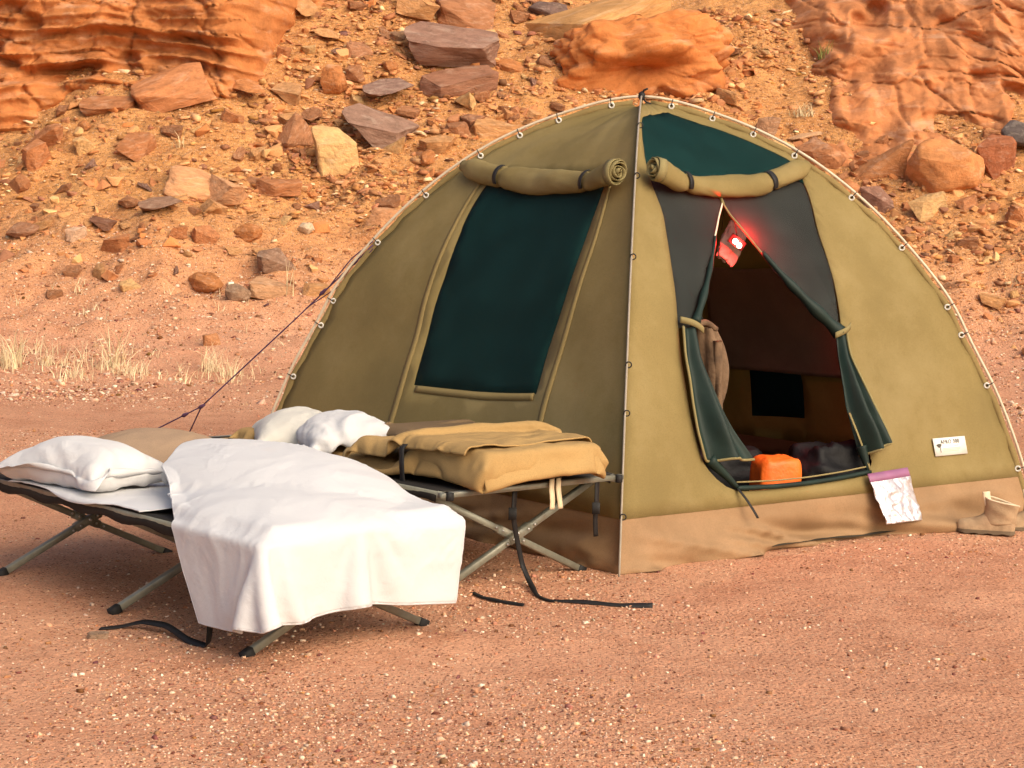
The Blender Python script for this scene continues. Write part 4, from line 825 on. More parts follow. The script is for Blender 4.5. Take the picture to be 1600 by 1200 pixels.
# clear zip bag leaning on the mud wall
zb = empty('zip_bag', tuple(pp(TN, TR, [(.64, .0)], .1)[0])); tag(zb, 'clear plastic zip bag with crumpled foil and a purple top', 'zip bag')
U_, T_ = np.meshgrid(np.linspace(0, 1, 34), np.linspace(0, 1, 36), indexing='ij')
uu = .578+.108*U_ + .016*(1-T_)*(.5-U_); tt = .022+.072*T_ + .004*U_*T_
cr_ = fbm(U_*5, T_*5, 0, 4, 760)+.8*(1-2*np.abs(vnoise(U_*6+T_*3, T_*5-U_*2, 0, 765)))
V = panel(TN, TR, uu, tt, .070-.030*T_ + .008*cr_*sstep(0, .2, 1-T_)+.012*np.sin(np.pi*U_)); mesh_obj('bag_body', V.reshape(-1, 3), grid_faces(34, 36), 'foil', zb, thick=.003)
Vb = V[:, -1:]; up_ = np.array([-.01, .012, .030]); Vs = np.concatenate([Vb-up_*.35, Vb+up_*.3+[0, -.004, 0], Vb+up_], 1); mesh_obj('zip_strip', Vs.reshape(-1, 3), grid_faces(34, 3), 'purple', zb, thick=.003)
# ------------------------------------------------------------------ cloth solver (position based, numpy)
def colour_edges(E):
    used = {}; cols = []
    for k, (a, b) in enumerate(E):
        s = used.setdefault(a, 0) | used.setdefault(b, 0); c = 0
        while s >> c & 1: c += 1
        used[a] |= 1 << c; used[b] |= 1 << c
        while len(cols) <= c: cols.append([])
        cols[c].append(k)
    return [np.array(c) for c in cols]
def sim(X, sets, steps, iters, collide, faces=None, pressure=0.0, damp=.97, g=-1.6, dt=1/50., pin=None, fric=.93):
    """sets: (edges, rest, stiffness)"""
    X = X.copy(); Pv = X.copy(); jobs = []
    for E, L, k in sets:
        E = np.asarray(E)
        for c in colour_edges(E.tolist()): jobs.append((E[c, 0], E[c, 1], L[c], k))
    fq = np.asarray(faces) if faces is not None else None
    for s in range(steps):
        v = (X-Pv)*damp; v[:, 2] += g*dt*dt; Pv = X.copy()
        if pressure and fq is not None:
            n = np.cross(X[fq[:, 2]]-X[fq[:, 0]], X[fq[:, 3]]-X[fq[:, 1]])*.5; acc = np.zeros_like(X)
            for q in range(4): np.add.at(acc, fq[:, q], n/4)
            v += acc*pressure*dt*dt
        if pin is not None: v[pin] = 0
        X = X+v
        for it in range(iters):
            for a, b, L, k in jobs:
                d = X[b]-X[a]; l = np.sqrt((d*d).sum(1))+1e-9; c = d*(.5*k*(l-L)/l)[:, None]
                if pin is not None: c_a = c.copy(); c_b = c.copy(); c_a[np.isin(a, pin)] = 0; c_b[np.isin(b, pin)] = 0; X[a] += c_a; X[b] -= c_b
                else: X[a] += c; X[b] -= c
            X, hit = collide(X)
        Pv[hit] += (X[hit]-Pv[hit])*fric
    return X
def rbox(c, half, r):
    c, half = np.array(c, float), np.array(half, float)
    def f(X):
        p = X-c; q = np.abs(p)-half+r; o = np.maximum(q, 0); lo = np.sqrt((o*o).sum(1)); inn = np.minimum(q.max(1), 0); d = lo+inn-r
        hit = d < 0
        if hit.any():
            ph, qh, oh = p[hit], q[hit], o[hit]; g = np.where((lo[hit] > 1e-9)[:, None], oh/(lo[hit][:, None]+1e-12), np.eye(3)[qh.argmax(1)])*np.sign(ph); X[hit] -= g*d[hit][:, None]
        return hit
    return f
def ellip(c, rad):
    c, rad = np.array(c, float), np.array(rad, float)
    def f(X):
        p = (X-c)/rad; l = np.sqrt((p*p).sum(1)); hit = (l < 1) & (p[:, 2] > -.05)
        if hit.any(): X[hit, 2] = np.maximum(X[hit, 2], c[2]+rad[2]*np.sqrt(np.maximum(0, 1-(p[hit, :2]**2).sum(1))))
        return hit
    return f
def collider(*fs, floor=.004):
    def f(X):
        hit = X[:, 2] < floor; X[hit, 2] = floor
        for g_ in fs: hit = hit | g_(X)
        return X, hit
    return f
def grid_edges(n, m):
    I = np.arange(n*m).reshape(n, m); st = np.concatenate([np.stack([I[:-1].ravel(), I[1:].ravel()], 1), np.stack([I[:, :-1].ravel(), I[:, 1:].ravel()], 1)])
    sh = np.concatenate([np.stack([I[:-1, :-1].ravel(), I[1:, 1:].ravel()], 1), np.stack([I[1:, :-1].ravel(), I[:-1, 1:].ravel()], 1)])
    be = np.concatenate([np.stack([I[:-2].ravel(), I[2:].ravel()], 1), np.stack([I[:, :-2].ravel(), I[:, 2:].ravel()], 1)])
    b4 = np.concatenate([np.stack([I[:-4].ravel(), I[4:].ravel()], 1), np.stack([I[:, :-4].ravel(), I[:, 4:].ravel()], 1)])
    return st, sh, be, b4
def rest_of(X, E, k=1.0): return np.linalg.norm(X[E[:, 0]]-X[E[:, 1]], axis=1)*k
def pillow_sim(w, h, flange, c, rz, coll, press, seed, steps=130, n=44, m=32, z0=.12, plump=.10, ca=.0075, cf=6.0):
    """two stitched layers blown up and dropped on coll; local frame of the cot"""
    A, B = np.meshgrid(np.linspace(-1, 1, n), np.linspace(-1, 1, m), indexing='ij'); fx, fy = 1-2*flange/w, 1-2*flange/h
    ins = (np.abs(A) < fx) & (np.abs(B) < fy); dome = np.maximum(0, 1-(A/fx)**2)*np.maximum(0, 1-(B/fy)**2)
    top = np.stack([A*w/2, B*h/2, .02+plump*.6*dome**.5+.004*rng.normal(size=A.shape)], -1).reshape(-1, 3); bi = np.where(ins.ravel())[0]; mp = np.arange(n*m); mp[bi] = n*m+np.arange(len(bi))
    bot = top[bi].copy(); bot[:, 2] = .02-plump*.4*dome.ravel()[bi]**.5
    X = np.concatenate([top, bot]); F1 = np.array(grid_faces(n, m))[:, ::-1]; F2 = mp[F1][:, ::-1]; keep = (F2 >= n*m).any(1); F2 = F2[keep]
    flat = np.concatenate([top*[1, 1, 0], bot*[1, 1, 0]]); sets = []
    for E, k in zip(grid_edges(n, m), (.95, .5, .10, .0)):
        if k == 0: continue
        E2 = mp[E]; E2 = E2[(E2 >= n*m).any(1)]; EE = np.concatenate([E, E2]); jit = 1+.02*rng.normal(size=len(EE)); sets.append((EE, rest_of(flat, EE)*jit*1.03, k))
    cz, sz_ = math.cos(rz), math.sin(rz); X = np.stack([cz*X[:, 0]-sz_*X[:, 1]+c[0], sz_*X[:, 0]+cz*X[:, 1]+c[1], X[:, 2]+z0], 1)
    FF = np.concatenate([F1, F2]); C0 = flat+np.where(np.arange(len(flat)) >= n*m, .6, 0)[:, None]*[0, 0, 1]; C0[:n*m, 2] = 0
    X = sim(X, sets, steps, 7, coll, FF, press, .95); return crease(X, FF, C0, ca, cf, seed, (1, 1.3, 0)), FF
def upsample(G):
    for ax in (0, 1):
        G = np.moveaxis(G, ax, 0); P = np.concatenate([2*G[:1]-G[1:2], G, 2*G[-1:]-G[-2:-1]]); mid = (9*(P[1:-2]+P[2:-1])-(P[:-3]+P[3:]))/16
        out = np.empty((2*len(G)-1,)+G.shape[1:]); out[::2] = G; out[1::2] = mid; G = np.moveaxis(out, 0, ax)
    return G
def vnormals(X, F):
    F = np.asarray(F); n = np.cross(X[F[:, 2]]-X[F[:, 0]], X[F[:, 3]]-X[F[:, 1]]); N = np.zeros_like(X)
    for q in range(4): np.add.at(N, F[:, q], n)
    return N/(np.linalg.norm(N, axis=1, keepdims=True)+1e-12)
def crease(X, F, C, amp, freq, seed, aniso=(1, 1, 1)):
    """soft folds: warped ridged noise of the cloth's own coordinates C pushed along the normals"""
    q = C*np.array(aniso)*freq; w = np.stack([fbm(q[:, 0]*.6, q[:, 1]*.6, q[:, 2]*.6, 2, seed+k) for k in range(3)], 1)*.9; q = q+w
    r = 1-2*np.abs(fbm(q[:, 0], q[:, 1], q[:, 2], 2, seed+9))**.8; r2 = 1-2*np.abs(fbm(q[:, 0]*2.3, q[:, 1]*2.3, q[:, 2]*2.3, 2, seed+19))**.8
    return X+vnormals(X, F)*(amp*(r-.4)+amp*.4*(r2-.4))[:, None]
def grid_up(X, n, m, C, amp, freq, seed, aniso=(1, 1, 1)):
    G = upsample(X.reshape(n, m, 3)); Cg = upsample(C.reshape(n, m, 3)); n2, m2 = G.shape[:2]; F = grid_faces(n2, m2); X2 = G.reshape(-1, 3)
    return crease(X2, F, Cg.reshape(-1, 3), amp, freq, seed, aniso), F
# ------------------------------------------------------------------ cots
def frame_of(origin, cdir):
    c = np.array(cdir, float); c /= np.hypot(*c); rz = math.atan2(c[1], c[0])     # local x = along the cot from foot to head, local -y = across to the far rail
    return Vector((origin[0], origin[1], 0)), rz
def loc(M, V): 
    V = np.asarray(V, float).reshape(-1, 3); m = np.array(M); return V@m[:3, :3].T+m[:3, 3]
def make_cot(origin, cdir, Lc, Wc, H, label, feet_in, xs, zfoot=-.004, canvas_z=.0):
    o, rz = frame_of(origin, cdir); e = empty('camp_cot', o, rz); tag(e, label, 'camp cot', 'folding camp cots outside the tent'); M = e.matrix_world.copy()
    L = lambda a, b, z: (a, -b, z)
    def add(name, vf, mat, parent=e, **k): return mesh_obj(name, loc(M, vf[0]), vf[1], mat, parent, **k)
    for b in (0.0, Wc):
        rail = add('side_rail', bar(L(-.02, b, H), L(Lc+.02, b, H), .026, .030), 'alu')
        for a in (-.022, Lc+.022): add('end_cap', bar(L(a-.008, b, H), L(a+.008, b, H), .029, .033), 'cap', rail)
    for a in (.0, Lc): add('end_bar', bar(L(a, -.035, H+.004), L(a, Wc+.035, H+.004), .030, .022), 'alu')
    for a in xs:
        for s in (0, 1):
            b0, b1 = (feet_in, Wc-.01) if s == 0 else (Wc-feet_in, .01); da = .014 if s else -.014
            lg = add('leg', bar(L(a+da, b0, zfoot), L(a+da, b1, H-.012), .028, .028, (1, 0, 0)), 'alu')
            d = np.array(L(0, b1-b0, H-.012-zfoot)); d = d/np.linalg.norm(d); p0 = np.array(L(a+da, b0, zfoot)); add('foot_cap', bar(p0-d*.010, p0+d*.035, .033, .033, (1, 0, 0)), 'cap', lg)
            mid = p0+d*(.5*np.linalg.norm(np.array(L(a+da, b1, H-.012))-p0)); add('hinge_plate', bar(mid-d*.065, mid+d*.065, .036, .034, (1, 0, 0)), 'alu', lg)
            for q in (-.085, -.045, .045, .085):
                pr = mid+d*q+np.array([-.018, 0, 0]); add('rivet', tube([pr, pr+np.array([-.004, 0, 0])], .0055, 8), 'rivet', lg)
        add('hinge_pin', tube([L(a-.04, Wc/2, (zfoot+H)/2), L(a+.04, Wc/2, (zfoot+H)/2)], .007, 8), 'rivet')
    nA, nB = 40, 20; A, B = np.meshgrid(np.linspace(.02, Lc-.02, nA), np.linspace(0, 1, nB), indexing='ij')
    Z = H+.017-.035*np.sin(np.pi*B)*np.sin(np.pi*A/Lc)**.5; add('canvas', (np.stack([A, -B*Wc, Z], -1).reshape(-1, 3), grid_faces(nA, nB)), 'cotcloth', thick=.004)
    for b in (-.006, Wc+.006):
        sl = np.stack([np.stack([np.linspace(.05, Lc-.05, 40), np.full(40, -b), np.full(40, H+dz)], -1) for dz in (.02, -.030)], 1); sl[:, 1, 2] += .008*np.sin(np.linspace(0, 40, 40)); sl[:, :, 1] += (.012 if b < 0 else -.012)*np.array([0, 1])[None]
        add('canvas_edge', (sl.reshape(-1, 3), grid_faces(40, 2)), 'cotcloth', thick=.004)
    return e, M
HN, HF = .395, .42
cotA, MA = make_cot((-1.230, 6.506), (-.715, .70), 2.06, .845, HN, 'folding camp cot under the white duvet and flanged pillow', .0, (.12, 1.02, 1.94))
cotB, MB = make_cot((-.700, 7.660), (-.70, .714), 2.05, .95, HF, 'folding camp cot carrying the khaki bedroll, close against the tent', .05, (.13, 1.03, 1.94))
def L_(a, b, z): return np.stack([np.asarray(a, float), -np.asarray(b, float), np.asarray(z, float)+0*np.asarray(a)], -1)
deckA = rbox((1.03, -.4225, HN-.162), (1.085, .472, .19), .022)
# sheet spread under the pillow
n, m = 44, 40; A, B = np.meshgrid(np.linspace(.75, 1.75, n), np.linspace(-.03, .80, m), indexing='ij'); X0 = L_(A+.03*fbm(A*3, B*3, 0, 2, 801), B+.02*np.sin(A*9), HN+.05+.01*fbm(A*6, B*6, 0, 3, 803)).reshape(-1, 3)
st, sh, be, b4 = grid_edges(n, m); fl_ = X0*[1, 1, 0]; X = sim(X0, [(st, rest_of(fl_, st, 1.02), .9), (sh, rest_of(fl_, sh, 1.02), .4), (be, rest_of(fl_, be, 1.02), .12)], 60, 6, collider(deckA))
X, FS = grid_up(X, n, m, fl_, .004, 6, 805, (1, .6, 0)); o = mesh_obj('bed_sheet', loc(MA, X), FS, 'linen', thick=.003); tag(o, 'thin white sheet lying between the flanged pillow and the duvet', 'bed sheet')
# white duvet, thrown over the foot of the cot
n, m = 76, 66
def coons(f, h, l, r, n, m):
    """patch between foot, head, left and right curves"""
    f, h, l, r = resample(f, m), resample(h, m), resample(l, n), resample(r, n); l[0], l[-1], r[0], r[-1] = f[0], h[0], f[-1], h[-1]
    S = np.linspace(0, 1, n)[:, None, None]; T = np.linspace(0, 1, m)[None, :, None]
    return (1-S)*f[None]+S*h[None]+(1-T)*l[:, None]+T*r[:, None]-((1-S)*(1-T)*f[0]+(1-S)*T*f[-1]+S*(1-T)*h[0]+S*T*h[-1])
AB = coons([(.30, -.335), (.0, -.31), (-.23, -.22), (-.32, .05), (-.32, .5), (-.315, .875)], [(1.06, .26), (1.28, .5), (1.34, .8), (1.25, 1.12)], [(.30, -.335), (.42, -.17), (.52, -.01), (.78, .14), (1.06, .26)], [(-.315, .875), (0, .885), (.5, 1.0), (1.25, 1.12)], n, m)
A, B = AB[..., 0], AB[..., 1]
ma = rbox((.60, -.44, HN+.028), (.62, .42, .045), .035); e1_ = ellip((.95, -.62, HN+.02), (.85, .46, .20)); e2_ = ellip((.40, -.40, HN+.02), (.48, .42, .11)); e3_ = ellip((1.02, -.34, HN+.02), (.30, .26, .13))
flat = np.stack([A, -B, 0*A], -1).reshape(-1, 3); 
def lift(A, B):
    X = L_(A, B, np.full(A.shape, HN+.045)).reshape(-1, 3); ins = (X[:, 0] > -.06) & (X[:, 1] < .05) & (X[:, 1] > -.9)
    for _ in range(1):
        for g_ in (e1_, e2_, e3_): g_(X)
    Z = X[:, 2].reshape(A.shape)
    for _ in range(6): Z[1:-1, 1:-1] = (Z[:-2, 1:-1]+Z[2:, 1:-1]+Z[1:-1, :-2]+Z[1:-1, 2:])/4
    return L_(A, B, Z+.012).reshape(-1, 3)
X0 = lift(A, B); X0r = X0.copy(); X0[:, 2] += .006*fbm(X0[:, 0]*9, X0[:, 1]*9, 0, 3, 811)
st, sh, be, b4 = grid_edges(n, m); jit = lambda E, s: 1+s*fbm(flat[E[:, 0], 0]*6, flat[E[:, 0], 1]*6, 0, 3, 821)
X = sim(X0, [(st, rest_of(X0r, st)*jit(st, .06)*1.02, .95), (sh, rest_of(X0r, sh)*1.02, .4), (be, rest_of(X0r, be)*1.02, .08)], 190, 9, collider(deckA, ma, e1_, e2_, e3_), damp=.93, g=-.7, fric=.99)
X, FS = grid_up(X, n, m, flat, .0045, 4.0, 823, (1.1, .75, 0))
o = mesh_obj('duvet', loc(MA, X), FS, 'linen', thick=.006); Gd = loc(MA, X).reshape(2*n-1, 2*m-1, 3); v, f = tube(np.concatenate([Gd[::-1, 0], Gd[0, 1:], Gd[1:, -1]])[::2], .0045, 6); mesh_obj('hem', v, f, 'linen', o); tag(o, 'white duvet draped over the foot of the near camp cot', 'duvet')
# big flanged pillow, one corner drooping over the rail
X, FF = pillow_sim(.76, .52, .055, (1.50, -.17), R(8), collider(deckA, rbox((1.2, -.4, HN+.02), (.5, .4, .015), .01)), 15000, 831, z0=HN+.12, plump=.15, ca=.010, cf=5.0)
o = mesh_obj('pillow', loc(MA, X), FF, 'pillow', subsurf=1, thick=.002); tag(o, 'plump white pillow with flat flange border, corner drooping over the cot rail', 'pillow')
# tan blanket folded at the far head corner
n, m = 46, 40; A, B = np.meshgrid(np.linspace(1.38, 2.2, n), np.linspace(.38, 1.04, m), indexing='ij'); flat = L_(A*1.05, B*1.05, 0*A).reshape(-1, 3); X0 = L_(A, B, HN+.19+.008*np.sin(A*16+B*4)*(B > .5)+.02*fbm(A*5, B*5, 0, 3, 841)).reshape(-1, 3)
st, sh, be, b4 = grid_edges(n, m); X = sim(X0, [(st, rest_of(flat, st), .9), (sh, rest_of(flat, sh), .4), (be, rest_of(flat, be), .25), (b4, rest_of(flat, b4), .08)], 90, 6, collider(deckA, ellip((1.86, -.72, HN), (.42, .36, .175))))
bk = empty('blanket', MA@Vector((1.8, -.8, HN))); tag(bk, 'tan blanket with cream edge folded behind the flanged pillow', 'blanket')
Xw = loc(MA, X); XC, FS = grid_up(X, n, m, flat, .006, 5, 845, (1, 1, 0)); mesh_obj('cloth', loc(MA, XC), FS, 'blanket', bk, thick=.010)
I = np.arange(n*m).reshape(n, m); v, f = tube(resample(Xw[I[0]]+[0, 0, .004], 60), .007, 8); mesh_obj('hem', v, f, 'hem', bk)
# ------------------------------------------------------------------ bedroll on the far cot
deckB = rbox((1.025, -.475, HF-.168), (1.05, .49, .19), .02)
bed = empty('bedroll', MB@Vector((.6, -.43, HF))); tag(bed, 'khaki canvas bedroll with black straps lying open on the far camp cot', 'bedroll')
def padd(name, V, F, mat, parent=bed, **k): return mesh_obj(name, loc(MB, V), F, mat, parent, **k)
# body: a soft canvas box, thick at the foot and thin toward the head
def bed_box():
    a0, a1, b0, b1 = -.125, 1.20, .09, .79; na, nb, nz = 74, 40, 11
    zt = lambda a: HF+.045+np.interp(a, [-.125, -.05, .2, .6, .8, 1.2], [.185, .20, .165, .105, .06, .02])
    prof = []
    V, F, idx = [], [], {}
    def vert(i, j, k):
        key = (i, j, k)
        if key not in idx:
            a = a0+(a1-a0)*i/na; b = b0+(b1-b0)*j/nb; w = k/nz; z = HF+.022+(zt(a)-HF-.022)*w
            slope = -.045*w*(1 if i == 0 else 0)
            a = a + .075*w*(j/nb)*max(0, 1-i/10); idx[key] = len(V); V.append([a, -b, z+.02*w*(j/nb)*max(0, 1-i/20)])
        return idx[key]
    for i in range(na):
        for j in range(nb): F.append((vert(i, j, nz), vert(i, j+1, nz), vert(i+1, j+1, nz), vert(i+1, j, nz))); F.append((vert(i, j, 0), vert(i+1, j, 0), vert(i+1, j+1, 0), vert(i, j+1, 0)))
    for i in range(na):
        for k in range(nz):
            F.append((vert(i, 0, k), vert(i, 0, k+1), vert(i+1, 0, k+1), vert(i+1, 0, k))); F.append((vert(i, nb, k), vert(i+1, nb, k), vert(i+1, nb, k+1), vert(i, nb, k+1)))
    for j in range(nb):
        for k in range(nz):
            F.append((vert(0, j, k), vert(0, j+1, k), vert(0, j+1, k+1), vert(0, j, k+1))); F.append((vert(na, j, k), vert(na, j, k+1), vert(na, j+1, k+1), vert(na, j+1, k)))
    return np.array(V), np.array(F)
Vb, Fb = bed_box(); es = set()
for q in Fb.tolist():
    for i in range(4): a, b = q[i], q[(i+1) % 4]; es.add((min(a, b), max(a, b)))
es = np.array(sorted(es)); dg_ = np.concatenate([Fb[:, [0, 2]], Fb[:, [1, 3]]])
# second ring for bending
nbr = {}
for a, b in es.tolist(): nbr.setdefault(a, []).append(b); nbr.setdefault(b, []).append(a)
b2 = set()
for c_, ns in nbr.items():
    for i in range(len(ns)):
        for j in range(i):
            d1, d2 = Vb[ns[i]]-Vb[c_], Vb[ns[j]]-Vb[c_]
            if np.dot(d1, d2) < -.7*np.linalg.norm(d1)*np.linalg.norm(d2): b2.add((min(ns[i], ns[j]), max(ns[i], ns[j])))
b2 = np.array(sorted(b2)); jj = 1.02+.045*fbm(Vb[es[:, 0], 0]*5, Vb[es[:, 0], 1]*5, Vb[es[:, 0], 2]*5, 3, 851)
Xb = sim(Vb, [(es, rest_of(Vb, es)*jj, .9), (dg_, rest_of(Vb, dg_)*1.02, .5), (b2, rest_of(Vb, b2)*1.02, .30)], 60, 5, collider(deckB, rbox((.55, -.44, HF+.02), (.60, .32, .045), .02), rbox((.14, -.44, HF+.06), (.25, .325, .12), .03)), Fb, 3500, .94)
Xb = crease(Xb, Fb, Vb*[1, 1, 1.5], .008, 4.5, 855, (1, 1.2, 1.6))
padd('mattress_cover', Xb, Fb, 'khaki', subsurf=1)
bedc = [deckB, rbox((.55, -.435, HF+.01), (.65, .355, .085), .03), rbox((.17, -.435, HF+.05), (.27, .355, .142), .04), rbox((.42, -.435, HF+.05), (.34, .355, .105), .05)]
# loose top flap: slack canvas, rumpled toward the open end
n, m = 60, 44; A, B = np.meshgrid(np.linspace(.04, .80, n), np.linspace(.075, .80, m), indexing='ij'); slack = 1.06+.26*sstep(.1, .7, A)
Aint = np.cumsum(np.concatenate([[0], np.diff(A[:, 0])*(slack[1:, 0])])); flat = L_(Aint[:, None]+0*B, B*1.06, 0*A).reshape(-1, 3)
X0 = L_(.03+A*.80, B, HF+.29+.06*fbm(A*5, B*4, 0, 3, 861)+.02*np.sin(A*30+B*6)).reshape(-1, 3); st, sh, be, b4 = grid_edges(n, m)
X = sim(X0, [(st, rest_of(flat, st), .95), (sh, rest_of(flat, sh), .4), (be, rest_of(flat, be), .16), (b4, rest_of(flat, b4), .03)], 110, 7, collider(*bedc, floor=.02), damp=.95)
X, FS = grid_up(X, n, m, flat, .012, 3.5, 865, (1.4, .8, 0)); padd('top_flap', X, FS, 'khaki', thick=.006)
# darker inner blanket rumpled where the flap is open
n, m = 40, 34; A, B = np.meshgrid(np.linspace(.52, .86, n), np.linspace(.30, .84, m), indexing='ij'); flat = L_(A*1.25, B*1.1, 0*A).reshape(-1, 3); X0 = L_(A, B, HF+.34+.06*fbm(A*9, B*6, 0, 3, 871)+.05*np.sin(A*40)).reshape(-1, 3); st, sh, be, b4 = grid_edges(n, m)
X = sim(X0, [(st, rest_of(flat, st), .95), (sh, rest_of(flat, sh), .4), (be, rest_of(flat, be), .3)], 90, 6, collider(*bedc, rbox((.8, -.55, HF+.1), (.16, .25, .08), .04), floor=.02), damp=.95)
padd('inner_lining', X, grid_faces(n, m), 'khaki_dark', thick=.006, subsurf=1)
# strap round the body, hanging strap to the ground, buckles, cream webbing tags
def ribs(name, pts, w, side, mat, n=40, parent=bed, world=False, thick=.0035):
    P = np.array(pts, float); P = P if world else loc(MB, P); v, f = ribbon(P, w, side, n); return mesh_obj(name, v, f, mat, parent, thick=thick)
ca, cw = np.array(MB.to_3x3()@Vector((1, 0, 0))), np.array(MB.to_3x3()@Vector((0, -1, 0)))
ribs('strap', L_([.40, .36, .345, .34], [.16, .045, .036, .04], [HF+.20, HF+.155, HF+.08, HF+.0]), .03, ca, 'black')
zg = lambda x, y: float(terrain(x, y))+.006
hs = ribs('strap', [(-.44, 7.965, .405), (-.445, 7.955, .30), (-.43, 7.99, .20), (-.405, 8.02, .08), (-.375, 7.98, zg(-.375, 7.98)+.02), (-.33, 7.80, zg(-.33, 7.8)), (-.28, 7.71, zg(-.28, 7.71)), (-.15, 7.69, zg(-.15, 7.69)+.004), (-.02, 7.66, zg(-.02, 7.66)), (.144, 7.655, zg(.144, 7.655))], .026,
          np.array([[.69, .70, 0]]*4+[[.75, .5, .3], [.2, .95, .1], [.1, 1, .1], [.0, 1, .5], [0, 1, .2], [0, .5, 1.0]], float), 'black', 70, world=True)
v, f = bar((-.447, 7.948, .335), (-.447, 7.948, .285), .034, .012, (0, 1, 0)); mesh_obj('buckle', v, f, 'cap', hs)
hs2 = ribs('strap', [(-.10, 8.245, .42), (-.10, 8.235, .33), (-.105, 8.25, .25), (-.10, 8.27, .17)], .026, (.69, .70, 0), 'black', 20, world=True)
v, f = bar((-.102, 8.228, .325), (-.102, 8.228, .275), .034, .012, (0, 1, 0)); mesh_obj('buckle', v, f, 'cap', hs2)
ribs('strap', [(-.60, 7.84, zg(-.6, 7.84)), (-.59, 7.81, zg(-.59, 7.81)), (-.575, 7.78, zg(-.575, 7.78)), (-.555, 7.75, zg(-.55, 7.75)), (-.49, 7.69, zg(-.49, 7.69)+.004), (-.43, 7.655, zg(-.43, 7.655)), (-.375, 7.62, zg(-.375, 7.62))], .026, np.array([[.69, .7, 0]]*3+[[.5, .8, .2], [.3, 1, .1], [.2, 1, .3], [.2, 1, .2]], float), 'black', 50, world=True)
for dx in (-.020, .020):
    q = np.array([-.275, 8.03, .43])+np.array([.69, .72, 0])*dx*1.0; ribs('webbing_tag', [q+[0, .02, .02], q+[.0, -.012, -.02], q+[.006, -.016, -.06], q+[.008+dx*.2, -.012, -.105]], .026, (.69, .70, 0), 'webtag', 14, world=True, thick=.005)
# pillows on the bedroll
pc = collider(*bedc, floor=.02)
X, FF = pillow_sim(.64, .46, .0, (1.46, -.32), R(-30), pc, 15000, 881, z0=HF+.12, plump=.14, ca=.012, cf=5.0)
o = mesh_obj('pillow', loc(MB, X), FF, 'cream', subsurf=1, thick=.002); tag(o, 'cream white pillow at the head of the khaki bedroll', 'pillow')
X, FF = pillow_sim(.54, .42, .0, (1.03, -.28), R(-25), pc, 20000, 891, z0=HF+.22, plump=.17, ca=.015, cf=5.5)
o = mesh_obj('pillow', loc(MB, X), FF, 'pillow', subsurf=1, thick=.002); tag(o, 'crumpled white pillow between cream pillow and open bedroll flap', 'pillow')
n, m = 26, 22; A, B = np.meshgrid(np.linspace(1.70, 1.92, n), np.linspace(.15, .50, m), indexing='ij'); flat = L_(A*1.2, B*1.1, 0*A).reshape(-1, 3); X0 = L_(A, B, HF+.12+.04*fbm(A*9, B*7, 0, 3, 895)).reshape(-1, 3); st, sh, be, b4 = grid_edges(n, m)
X = sim(X0, [(st, rest_of(flat, st), .95), (sh, rest_of(flat, sh), .4), (be, rest_of(flat, be), .3)], 70, 6, collider(deckB, rbox((1.78, -.3, HF+.03), (.06, .12, .05), .03), floor=.02), damp=.95); padd('head_flap', X, grid_faces(n, m), 'khaki', thick=.006, subsurf=1)
# black strap of the near cot trailing on the ground
zz = lambda x, y, d=.004: float(terrain(x, y))+d
st_ = mesh_obj('strap', *ribbon([(-1.45, 6.70, .38), (-1.452, 6.695, .2), (-1.455, 6.70, .05), (-1.47, 6.735, zz(-1.47, 6.735)), (-1.56, 6.80, zz(-1.56, 6.8, .012)), (-1.64, 6.90, zz(-1.64, 6.9, .03)), (-1.68, 6.95, zz(-1.68, 6.95, .035)), (-1.78, 7.02, zz(-1.78, 7.02, .03)), (-1.86, 7.00, zz(-1.86, 7.0, .008)), (-1.93, 6.97, zz(-1.93, 6.97, .004))], .030,
                np.array([[.7, .7, 0]]*3+[[.5, .8, .3], [.3, .9, .4], [.2, .8, .8], [.2, .9, .6], [.1, 1, .5], [.1, 1, .2], [.1, 1, .1]], float), 70), 'black', cotA, thick=.0035)
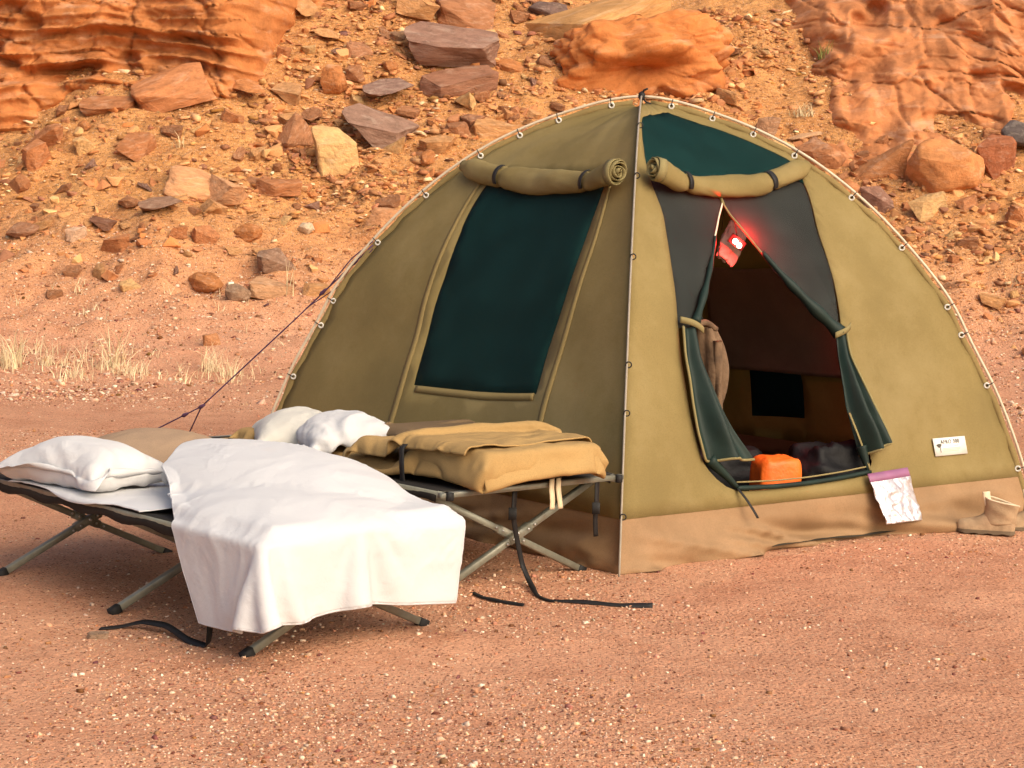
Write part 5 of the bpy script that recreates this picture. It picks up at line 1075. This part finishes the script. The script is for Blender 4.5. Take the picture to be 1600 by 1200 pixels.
# ------------------------------------------------------------------ boots
def boot(name, pos, rz, label, seed):
    e = empty(name, pos, rz); tag(e, label, 'boot', 'tan boots standing at the tent corner'); M = e.matrix_world.copy()
    xs = np.linspace(0, 1, 34); Lb = .285                                   # 0 toe .. 1 heel, local x backwards
    half = np.interp(xs, [0, .04, .12, .28, .45, .62, .8, .94, 1], [.022, .040, .050, .054, .046, .040, .040, .036, .020]); top = np.interp(xs, [0, .04, .12, .28, .40, .50, .60, .8, .94, 1], [.045, .060, .068, .074, .088, .106, .118, .118, .110, .098]); cen = np.interp(xs, [0, .3, .6, 1], [.006, .006, -.004, 0])
    a = np.linspace(0, 2*np.pi, 26, endpoint=False); V = []
    for x, h_, t_, c_ in zip(xs, half, top, cen):
        sn = np.sin(a); y = h_*np.sign(np.cos(a))*np.abs(np.cos(a))**.75; z = .020+np.where(sn > 0, np.abs(sn)**.8*(t_-.020), -np.abs(sn)**.5*.012)
        y = y*np.where(sn > 0, 1-.28*np.clip(sn, 0, 1)*(t_ > .05), 1)
        wob = 1+.05*fbm(np.cos(a)+x*6, np.sin(a), x*5, 2, seed); V.append(np.stack([np.full(26, x*Lb), y*wob+c_, z*wob], -1))
    V = np.array(V).reshape(-1, 3); F = grid_faces(34, 26, True)+[tuple(range(26))[::-1], tuple(range(33*26, 34*26))]; mesh_obj('vamp', loc(M, V), F, 'suede', e, subsurf=1)
    # ankle shaft, open at the top, leaning back a little
    V = []; n2 = 12
    for k in range(n2):
        w = k/(n2-1); cx = .205+.012*w; rx = .084+.004*w-.006*math.sin(w*3); ry = .043+.004*w; zt = .050+.112*w
        tilt = np.cos(a)*(.020*w); V.append(np.stack([cx+rx*np.cos(a)*(1-.05*w), ry*np.sin(a)*(1+.06*np.sin(a*3+k)), zt-tilt+.004*np.sin(a*2+seed)], -1))
    V = np.array(V).reshape(-1, 3); sh_ = mesh_obj('shaft', loc(M, V), grid_faces(n2, 26, True), 'suede', e, thick=.006, subsurf=1)
    top_ = V[-26:]; v, f = tube(np.concatenate([top_, top_[:1]]), .0045, 8, False); mesh_obj('collar', loc(M, v), f, 'lining', sh_)
    V = []
    for k, s_ in enumerate((1.0, .86)):
        for x, h_, c_ in zip(xs, half, cen): pass
    ol = np.concatenate([np.stack([xs*Lb, half*1.06+cen], 1), np.stack([xs*Lb, -half*1.06+cen], 1)[::-1]]); k = len(ol); V = [(x, y, z) for z in (.0, .020) for x, y in ol]; V = [(x, y, z if z else (.003*math.sin(x*90)+.002)) for x, y, z in V]
    mesh_obj('sole', loc(M, V), grid_faces(2, k, True)+[tuple(range(k))[::-1], tuple(range(k, 2*k))], 'sole', e, sharp=40)
    v, f = ribbon(np.array([(.158, .0, .12), (.148, 0, .15), (.140, 0, .18), (.136, 0, .208)]), .042, (.75, .65, 0), 14); mesh_obj('tongue', loc(M, v), f, 'lining', e, thick=.009)
    return e
boot('ankle_boot', (1.693, 9.66, zz(1.7, 9.66, .0)), R(-12), 'tan suede ankle boot with pale tongue, toe pointing along the tent wall', 3)
boot('ankle_boot', (1.915, 9.775, zz(1.9, 9.77, .0)), R(2), 'second tan suede boot standing behind its pair at the tent corner', 9)
